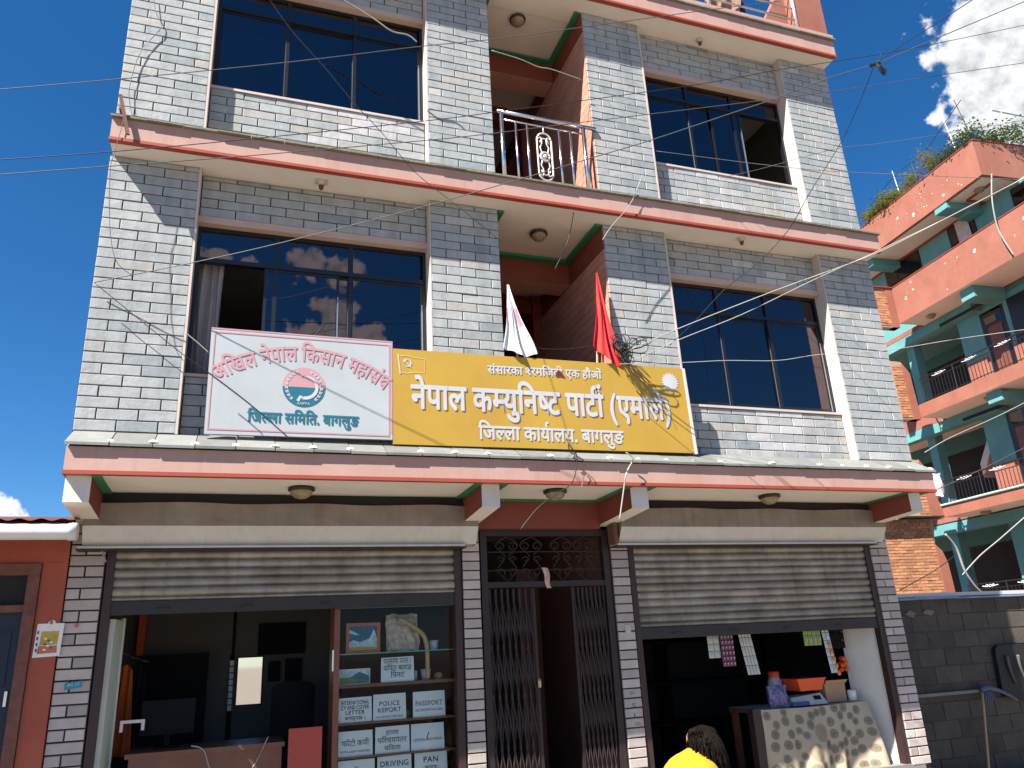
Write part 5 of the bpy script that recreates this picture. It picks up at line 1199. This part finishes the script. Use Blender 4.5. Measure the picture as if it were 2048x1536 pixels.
bush('large bushy green plant at the corner of the orange roof', -.45,.4,13.80,.55,.50,1100,'leaf_green')
bush('feathery green plant on the right side of the roof corner', -.15,1.1,13.80,.55,.50,900,'leaf_green')
bush('sparse thin plant against the cloud at the right of the roof', .0,2.0,13.85,.45,.6,350,'leaf_green')
for lab, a, b in (('thin pale stick standing on the middle of the orange parapet',(-3.05,.3,13.8),(-3.15,.3,15.0)),('pale bamboo stick standing near the corner of the orange roof',(-.78,.3,13.8),(-.95,.3,15.35)),('dark stick leaning at the corner of the orange roof',(-.2,.3,13.8),(-.45,.3,15.5)),('bare stick on the lower half of the orange parapet',(-2.3,.3,13.8),(-2.38,.3,14.75))):
    q = MB(); q.tube([OW(*a), OW(*b)], .02, 6, r1=.013); tag(q.build('roof_stick', 'bulb_holder' if 'pale' in lab else 'wire_grey', origin=OW(*a)), lab, 'stick', 'sticks on the orange roof')
q = MB(); q.tube(smoothpath([OW(-4.8,.25,14.3), OW(-3.1,.25,14.75), OW(-1.9,.25,14.7), OW(-.9,.25,15.05), OW(-.2,.25,15.3)], 5), .010, 5); tag(q.build('roof_line', 'wire_black', origin=OW(-3,.25,14.5)), 'thin dark line strung between the sticks of the orange roof', 'line')
q = MB()
for a, b in (((.05,1.2,13.8),(.05,1.2,14.9)),((.05,2.6,13.8),(.05,2.6,14.75)),((.05,.9,14.85),(.05,3.0,14.72))): q.tube([OW(*a),OW(*b)], .025, 6)
tag(q.build('roof_frame', 'sheet_pale', origin=OW(.05,1.2,13.8)), 'pale pipe frame standing on the orange roof against the cloud', 'frame')
q = MB(); q.tube(smoothpath([OW(.1,.2,12.7),OW(.15,-.1,11.8),OW(.1,-.1,11.0),OW(.3,-.1,10.2)], 5), .018, 6); tag(q.build('drain_hose', 'wire_white', origin=OW(.1,.1,11)), 'pale hose hanging down the orange parapet', 'hose')

q = MB(); c0 = OW(-3.84,-.04,5.0)
q.grid(lambda u, v: tuple(c0+Vector(((.10+.05*math.sin(v*9+u*6)+.03*math.sin(u*31))*math.cos(u*6.283), (.10+.04*math.cos(v*7+u*11))*math.sin(u*6.283), .62*v-.04+.03*math.sin(u*17)))), 26, 12)
tag(q.build('white_laundry', 'flag_white', origin=c0, smooth=True, fixn=False), 'white laundry bundled over the end of the first balcony railing of the orange house', 'laundry')

# ------------------------------------------------------------------ far tree behind the red house roof
tr = thing('far_tree', 'tip of a distant grey green tree above the red house roof', 'tree', (-8.2, 34, 0))
q = MB(); q.tube([(-8.2,34,0),(-8.1,34,4),(-8.2,34,6.8)], .22, 8, r1=.05); q.build('trunk', 'twig', tr)
q = MB()
for k in range(3200):
    v = rnd.random(); a = rnd.uniform(0,6.28); R_ = 1.7*(1-v)**.7*rnd.uniform(.2,1)*(1+.4*math.sin(v*23+a*2)); p = Vector((-8.2+R_*math.cos(a), 34+R_*math.sin(a), 3.4+3.9*v)); d_ = Vector((rnd.uniform(-1,1),rnd.uniform(-1,1),rnd.uniform(-1,1))).normalized(); e_ = d_.orthogonal().normalized()
    L_ = rnd.uniform(.1,.2); q.face([p, p+d_*L_+e_*L_*.4, p+d_*L_*2, p+d_*L_-e_*L_*.4], 0, rnd.random())
stuff(q.build('crown', 'leaf_green', tr, fixn=False))
# ------------------------------------------------------------------ overhead cables
CABLES = [
 (0.003,'wire_grey','topmost thin grey cable running across the upper left window into the sky',[(-0.312,-2.2,4.823),(0.422,-2.269,5.023),(1.442,-2.355,5.327),(2.358,-2.423,5.632),(2.855,-2.456,5.787),(3.509,-2.496,6.024),(4.67,-2.56,6.453),(5.497,-2.6,6.753)]),
 (0.003,'wire_black','dark cable crossing the left corner of the pink ledge and the sky on both sides',[(-0.308,-2.0,4.469),(0.414,-2.051,4.636),(1.315,-2.108,4.876),(2.411,-2.168,5.189),(2.955,-2.195,5.361),(3.588,-2.224,5.567),(4.818,-2.273,5.984),(5.634,-2.302,6.299),(6.227,-2.321,6.509),(7.222,-2.35,6.88),(9.244,-2.4,7.708)]),
 (0.0032,'wire_grey','thin cable below the ledge corner crossing the whole facade beneath another cable',[(-0.326,-1.9,4.425),(0.384,-1.949,4.59),(1.194,-2.0,4.78),(2.432,-2.068,5.096),(2.982,-2.095,5.25),(3.621,-2.124,5.446),(5.073,-2.181,5.889),(6.257,-2.221,6.263),(7.698,-2.263,6.752),(9.206,-2.3,7.264)]),
 (0.0042,'wire_grey','thick grey cable sweeping from the left wall up to the clamp in the sky',[(0.027,-0.06,4.638),(0.851,-0.385,4.772),(1.501,-0.64,4.898),(2.546,-1.045,5.138),(3.441,-1.385,5.38),(4.088,-1.626,5.569),(4.556,-1.797,5.709),(5.261,-2.047,5.952),(5.651,-2.183,6.088),(6.135,-2.344,6.287),(6.564,-2.487,6.425),(6.897,-2.591,6.576),(8.295,-3.0,7.225)]),
 (0.0034,'wire_black','thin black line running down from the left wall edge behind the white signboard',[(0.038,-0.12,4.61),(0.419,-0.12,4.303),(0.778,-0.12,4.019),(0.985,-0.12,3.876),(1.339,-0.12,3.61),(1.658,-0.12,3.336)]),  # thin black tube laid as a line from the wall edge to the sign
 (0.0042,'wire_black','dark cable rising from the clamp to the top of the photo',[(6.319,-2.7,6.196),(6.672,-2.798,6.45),(6.993,-2.885,6.668),(7.444,-3.0,6.982)]),
 (0.0037,'wire_black','cable dropping from the clamp across the right pilaster to the tangle',[(6.287,-2.7,6.156),(6.379,-2.406,6.049),(6.366,-2.112,5.811),(6.173,-1.819,5.428),(6.087,-1.525,5.162),(5.899,-1.231,4.933),(5.72,-0.938,4.79),(5.537,-0.644,4.565),(5.386,-0.35,4.398)]),
 (0.0045,'wire_white','bright thick cable from the tangle across the middle right window, upper of the pair',[(4.944,-0.3,4.327),(5.313,-0.636,4.45),(5.966,-1.301,4.613),(6.51,-1.976,4.701),(6.751,-2.326,4.778),(6.972,-2.705,4.859),(7.177,-3.2,4.921)]),
 (0.004,'wire_white','bright cable from the tangle across the middle right window, lower of the pair',[(4.971,-0.28,4.217),(5.332,-0.598,4.349),(5.794,-1.038,4.478),(6.295,-1.553,4.669),(6.581,-1.889,4.756),(6.87,-2.27,4.852),(7.115,-2.65,4.934),(7.344,-3.1,5.027)]),
 (0.0032,'wire_white','nearly level pale cable across the middle of the right window toward the orange house',[(4.815,-0.3,4.166),(5.327,-0.607,4.105),(5.689,-0.833,4.069),(6.078,-1.088,4.003),(6.4,-1.3,4.009),(6.856,-1.625,3.96),(7.341,-1.985,3.97),(7.839,-2.4,3.954)]),
 (0.0032,'wire_grey','cable sagging across the lower part of the top right window to the right',[(5.652,-0.15,6.941),(6.125,-0.495,6.695),(6.548,-0.829,6.458),(7.032,-1.254,6.177),(7.555,-1.787,5.868),(8.113,-2.6,5.371)]),
 (0.0026,'wire_grey','thin cable rising right from the sill of the top right window',[(6.331,-0.35,6.559),(6.698,-0.606,6.575),(7.058,-0.862,6.613),(7.4,-1.119,6.632),(7.707,-1.375,6.568),(8.201,-1.823,6.477),(8.736,-2.4,6.35)]),
 (0.0032,'wire_grey','cable falling diagonally from the top left window to the left flag',[(1.254,-2.4,5.829),(1.453,-2.119,5.808),(1.736,-1.837,5.76),(1.982,-1.556,5.727),(2.253,-1.275,5.703),(2.596,-0.994,5.563),(2.975,-0.712,5.521),(3.315,-0.431,5.511),(3.664,-0.15,5.487)]),
 (0.008,'wire_white','white wavy cable hanging over the corner of the top left window',[(1.926,-0.3,8.062),(2.312,-0.3,7.87),(2.518,-0.3,7.745),(2.689,-0.3,7.737),(2.79,-0.3,7.67)]),
 (0.0037,'wire_grey','thin cable with a knot running down the top left pilaster',[(0.195,-0.03,7.834),(0.236,-0.03,7.625),(0.297,-0.03,7.455),(0.166,-0.03,7.185),(0.109,-0.03,6.916),(0.093,-0.03,6.641),(0.13,-0.03,6.445),(0.193,-0.03,6.225)]),
 (0.0031,'wire_grey','thin cable hanging from the rusty bracket down the left pilaster',[(0.129,-0.27,6.207),(0.086,-0.27,5.803),(0.07,-0.27,5.662),(0.097,-0.27,5.326),(0.14,-0.27,4.997),(0.211,-0.27,4.751),(0.34,-0.27,4.636)]),
 (0.006,'wire_white','white cable slung across the top landing',[(3.697,-0.1,7.958),(4.032,-0.1,7.92),(4.262,-0.1,7.861),(4.43,-0.1,7.866),(4.805,-0.1,7.802)]),
 (0.005,'wire_white','short white cable hanging below the ledge at the right of the red flag',[(5.338,-0.3,6.461),(5.197,-0.3,6.155),(5.079,-0.3,5.973),(4.875,-0.3,5.733),(4.758,-0.3,5.56)]),
 (0.004,'wire_black','thin black cable hanging from the ledge into the flag landing',[(4.564,-0.15,6.109),(4.53,-0.15,5.978),(4.428,-0.15,5.592),(4.246,-0.15,5.221)]),
 (0.005,'wire_black','thin black cable hanging from the yellow signboard past the doorway lamp',[(4.223,-0.33,3.229),(4.25,-0.33,3.182),(4.191,-0.33,2.958),(4.043,-0.33,2.849),(3.911,-0.33,2.77),(3.799,-0.33,2.678),(3.647,-0.33,2.51)]),
 (0.007,'wire_white','white cable hanging from the ledge past the right beam head of the doorway',[(4.766,-0.33,3.247),(4.834,-0.33,3.185),(4.75,-0.33,3.052),(4.698,-0.33,2.869),(4.628,-0.33,2.597)]),
 (0.006,'wire_black','black cable between the two flags across the landing',[(4.08,0.25,4.527),(4.235,0.25,4.495),(4.534,0.25,4.519),(4.797,0.25,4.576)]),
 (0.005,'wire_white','pinkish string tying the white signboard to the left window',[(0.795,-0.35,4.127),(0.897,-0.35,4.046),(0.992,-0.35,3.961)]),
 ]
CLAMP = (6.564, -2.487, 6.425)
for r_, mt, lab, pts in CABLES:
    q = MB(); P = smoothpath(pts, 5); q.tube(P, r_, 6)
    tag(q.build('overhead_cable', mt, origin=pts[0], smooth=True), lab, 'cable', 'cables strung in front of the facade')

# clamp on the thick cable
KX, KY, KZ = CLAMP
q = MB(); q.tube([(KX-.05,KY,KZ-.03),(KX,KY,KZ),(KX+.06,KY,KZ+.03)], .020, 7)
for k in range(5): q.tube(smoothpath([(KX,KY-.01,KZ),(KX-.01+.02*k,KY-.03,KZ-.06+.015*(k%2)),(KX+.03+.014*k,KY-.02,KZ-.11+.02*(k%3)),(KX+.07,KY-.01,KZ-.12)], 4), .005, 5)
tag(q.build('cable_clamp', 'wire_black', origin=CLAMP), 'black clamp joining several cables against the blue sky', 'clamp')
# tangle of cables beside the red flag
tg = thing('cable_tangle', 'tangled bunch of black cables looped beside the red flag', 'cables', (4.95,-.22,4.25))
r2 = random.Random(5)
q = MB()
for k in range(16):
    c0 = Vector((4.91+r2.uniform(-.05,.05), -.23+r2.uniform(-.05,.05), 4.36+r2.uniform(-.10,.10))); a = r2.uniform(0,3.14); R1, R2 = r2.uniform(.04,.09), r2.uniform(.02,.06)
    q.tube(smoothpath([c0+Vector((R1*math.cos(t+a), R2*math.sin(2*t), R2*2*math.sin(t))) for t in [j*.7 for j in range(10)]], 3), .0045, 5)
q.build('knot', 'wire_black', tg, smooth=True)
for k in range(5):
    L_ = (.16,.24,.30,.22,.12)[k]; ang = (.75,.55,.42,.2,1.1)[k]; wd_ = (.035,.05,.045,.06,.04)[k]; q = MB(); loop = []
    for j in range(15):
        t_ = j/14; al = L_*math.sin(math.pi*t_); ac = wd_*math.sin(2*math.pi*t_)+.012*math.sin(5*t_+k*2)
        loop.append((4.93+al*math.cos(ang)-ac*math.sin(ang), -.24-.05*math.sin(math.pi*t_)-.01*k, 4.34+al*math.sin(ang)+ac*math.cos(ang)))
    q.tube(smoothpath(loop, 2), .0045, 5); q.build('loop', 'wire_black', tg, smooth=True)
q = MB()
for k in range(3): q.tube(smoothpath([(4.93,-.2,4.30),(5.0+.03*k,-.2,4.12),(5.15+.05*k,-.18,4.0),(5.3+.06*k,-.15,3.75-.05*k)], 5), .002, 5)
q.build('tail', 'wire_black', tg, smooth=True)
# bent wires at the lower edge of the yellow signboard
q = MB(); q.tube(smoothpath([(4.19,-.30,3.38),(4.18,-.31,3.30),(4.20,-.30,3.24),(4.24,-.31,3.21),(4.22,-.3,3.18)], 4), .006, 5); q.tube(smoothpath([(4.17,-.30,3.37),(4.20,-.30,3.30),(4.26,-.3,3.23)], 4), .005, 5); q.tube(smoothpath([(4.24,-.3,3.21),(4.33,-.32,3.14),(4.30,-.32,2.98),(4.27,-.33,2.9)], 4), .004, 5)
tag(q.build('bent_wires', 'wire_black', origin=(4.2,-.3,3.2)), 'knot of bent black wire under the yellow signboard', 'wire')
# cables across the lower right corner
for lab, pts, mt, r_ in (('white bent pipe hanging in front of the orange house ground floor', [(14.48,5,3.27),(14.68,5,3.01),(14.74,5,2.67),(14.79,5,2.5),(14.94,5,2.26),(15.11,5,2.09)], 'wire_white', .022),
    ('pale cable slanting up across the ground floor arch of the orange house', [(14.68,5,2.48),(15.25,5,2.84),(15.9,5,3.17),(16.93,5,3.71)], 'wire_white', .013),
    ('thin dark cable across the lit brick end wall', [(13.06,5,2.23),(14.02,5,2.58),(14.61,5,2.86)], 'wire_black', .008),
    ('pale cable crossing the first balcony opening of the orange house', [(14.44,5,4.92),(15.22,5,5.26),(16.65,5,5.77),(17.86,5,6.24)], 'wire_white', .010),
    ('thin grey cable just under the first balcony opening of the orange house', [(14.33,5,4.09),(15.83,5,4.59),(17.47,5,5.19)], 'wire_grey', .008)):
    q = MB(); q.tube(smoothpath(pts, 5), r_, 6); tag(q.build('slack_cable', mt, origin=pts[0], smooth=True), lab, 'cable', 'cables in front of the orange house')

# ------------------------------------------------------------------ person in yellow
mk('shirt_yellow', (.60,.29,.008), (.50,.21,.006), rough=.9, scale=7, amt=1., bump=.9, bscale=16)
mk('skin', (.30,.16,.10), rough=.55); mk('trousers', (.03,.03,.045), rough=.9); mk('hair', (.0045,.003,.003), (.012,.008,.006), rough=.6, spec=.08, scale=60, amt=1.)
pn = thing('person', 'person in a bright yellow top with wavy dark hair crouching before the right shop', 'person', (3.95,-2.25,0))
J = {'pel':(3.875,-2.36,.30,.135,.12),'sp':(3.895,-2.380,0.560,0.130,0.105),'ch':(3.935,-2.300,0.800,0.149,0.114),'nk':(4.04,-2.15,.850,.045,.045),'hd0':(4.088,-2.115,0.886,0.060,0.065),'hd':(4.113,-2.090,0.924,0.072,0.078),'hd1':(4.118,-2.060,0.969,0.045,0.050),
 'ls':(3.825,-2.250,0.770,0.066,0.066),'le':(3.735,-2.08,.53,.045,.045),'lw':(3.93,-1.88,.47,.032,.032),'lh':(3.99,-1.80,.45,.035,.02),
 'rs':(4.050,-2.320,0.740,0.066,0.066),'re':(4.155,-2.13,.52,.045,.045),'rw':(4.10,-1.90,.47,.032,.032),'rh':(4.05,-1.81,.45,.035,.02),
 'lhp':(3.785,-2.30,.27,.095,.095),'lk':(3.80,-1.92,.46,.065,.065),'la':(3.83,-2.06,.09,.042,.042),'lt':(3.82,-1.88,.03,.035,.03),
 'rhp':(3.975,-2.36,.27,.095,.095),'rk':(4.16,-1.98,.46,.065,.065),'ra':(4.10,-2.12,.09,.042,.042),'rt':(4.12,-1.94,.03,.035,.03)}
E_ = [('pel','sp'),('sp','ch'),('ch','nk'),('nk','hd0'),('hd0','hd'),('hd','hd1'),('ch','ls'),('ls','le'),('le','lw'),('lw','lh'),('ch','rs'),('rs','re'),('re','rw'),('rw','rh'),('pel','lhp'),('lhp','lk'),('lk','la'),('la','lt'),('pel','rhp'),('rhp','rk'),('rk','ra'),('ra','rt')]
for hnd, sg in (('lh',-1),('rh',1)):
    b = Vector(J[hnd][:3])
    for k in range(5):
        n1, n2 = f'{hnd}{k}a', f'{hnd}{k}b'
        off = Vector((sg*(-.03+.017*k), .045 if k else .01, -.005 if k else .01)); J[n1] = (*(b+off), .009, .009); J[n2] = (*(b+off*1.5+Vector((0,.012,-.025))), .008, .008); E_ += [(hnd,n1),(n1,n2)]
kk = list(J); me = bpy.data.meshes.new('body'); me.from_pydata([tuple(Vector(J[a][:3])-Vector((3.95,-2.25,0))) for a in kk], [(kk.index(a),kk.index(b)) for a, b in E_], [])
bo = bpy.data.objects.new('body', me); COL.objects.link(bo); sk = bo.modifiers.new('skin','SKIN'); sk.use_smooth_shade = True
for i, a in enumerate(kk): me.skin_vertices[0].data[i].radius = J[a][3:5]
me.skin_vertices[0].data[0].use_root = True
sb = bo.modifiers.new('sub','SUBSURF'); sb.levels = 2; sb.render_levels = 2
dg = bpy.context.evaluated_depsgraph_get(); ev = bpy.data.meshes.new_from_object(bo.evaluated_get(dg)); bpy.data.objects.remove(bo)
for m_ in ('shirt_yellow','skin','trousers'): ev.materials.append(MATS[m_])
for p in ev.polygons:
    c_ = p.center+Vector((3.95,-2.25,0)); hd_ = (c_-Vector((4.02,-2.185,.855))).dot(Vector((.40,.75,.5)))
    arm = c_.y > -2.10 and c_.z > .40 and (c_.z > .41)
    p.material_index = 1 if (hd_ > .0 and c_.z > .74) else (2 if c_.z < .36 or (c_.y > -2.12 and abs(c_.x-3.98) > .07 and c_.z < .52 and (c_-Vector(J['lw'][:3])).length > .14 and (c_-Vector(J['rw'][:3])).length > .14) else (1 if c_.y > -2.02 else 0)); p.use_smooth = True
bo = bpy.data.objects.new('body', ev); COL.objects.link(bo); bo.parent = pn
# hair: cap and several hundred wavy locks falling to the shoulder
hc = Vector((4.088,-2.20,.925)); q = MB()
def cap(u, v):
    th = v*2.05; ph = u*2*math.pi; n_ = Vector((math.sin(th)*math.cos(ph), math.sin(th)*math.sin(ph), math.cos(th)))
    k_ = .97+.03*math.sin(9*ph+3*th)
    return hc+Vector((n_.x*.074*k_, n_.y*.088*k_-.010, n_.z*.084*k_))
q.grid(cap, 32, 16)
r3 = random.Random(3)
for k in range(1100):
    ph = r3.uniform(0,6.28); th = r3.uniform(.1,1.5); n_ = Vector((math.sin(th)*math.cos(ph), math.sin(th)*math.sin(ph), math.cos(th)))
    if n_.y > .7: continue
    p = hc+Vector((n_.x*.076, n_.y*.09-.010, n_.z*.086)); pts = [p]; d_ = Vector((n_.x*.5+(.25 if k % 3 else .0), n_.y*.5-.12, -.45)).normalized(); wv = r3.uniform(0,6.28); nseg = r3.randint(4,8)
    for j in range(nseg):
        d_ = (d_*.75+Vector((.34*math.sin(wv+j*1.7)+.045, .26*math.cos(wv+j*1.5), -.34))).normalized(); p = p+d_*.024
        c_ = p-Vector((hc.x,hc.y,p.z)); rad = math.hypot(c_.x, c_.y); lim = .076 if p.z > .86 else .066
        if rad < lim and rad > 1e-4: p = Vector((hc.x+c_.x/rad*lim, hc.y+c_.y/rad*lim, p.z))
        pts.append(p)
    q.tube(pts, .0050, 4, r1=.0022)
q.build('hair', 'hair', pn, smooth=True)
t = thing('low_stool', 'low wooden stool under the person in yellow', 'stool', (3.93,-2.4,0)); q = MB(); q.box(3.78,4.08,-2.52,-2.26,.16,.19); q.build('seat', 'pole_wood', t)
for x, y in ((3.81,-2.49),(4.05,-2.49),(3.81,-2.29),(4.05,-2.29)):
    q = MB(); q.box(x-.018,x+.018,y-.018,y+.018,-.02,.16); q.build('leg', 'pole_wood', t)
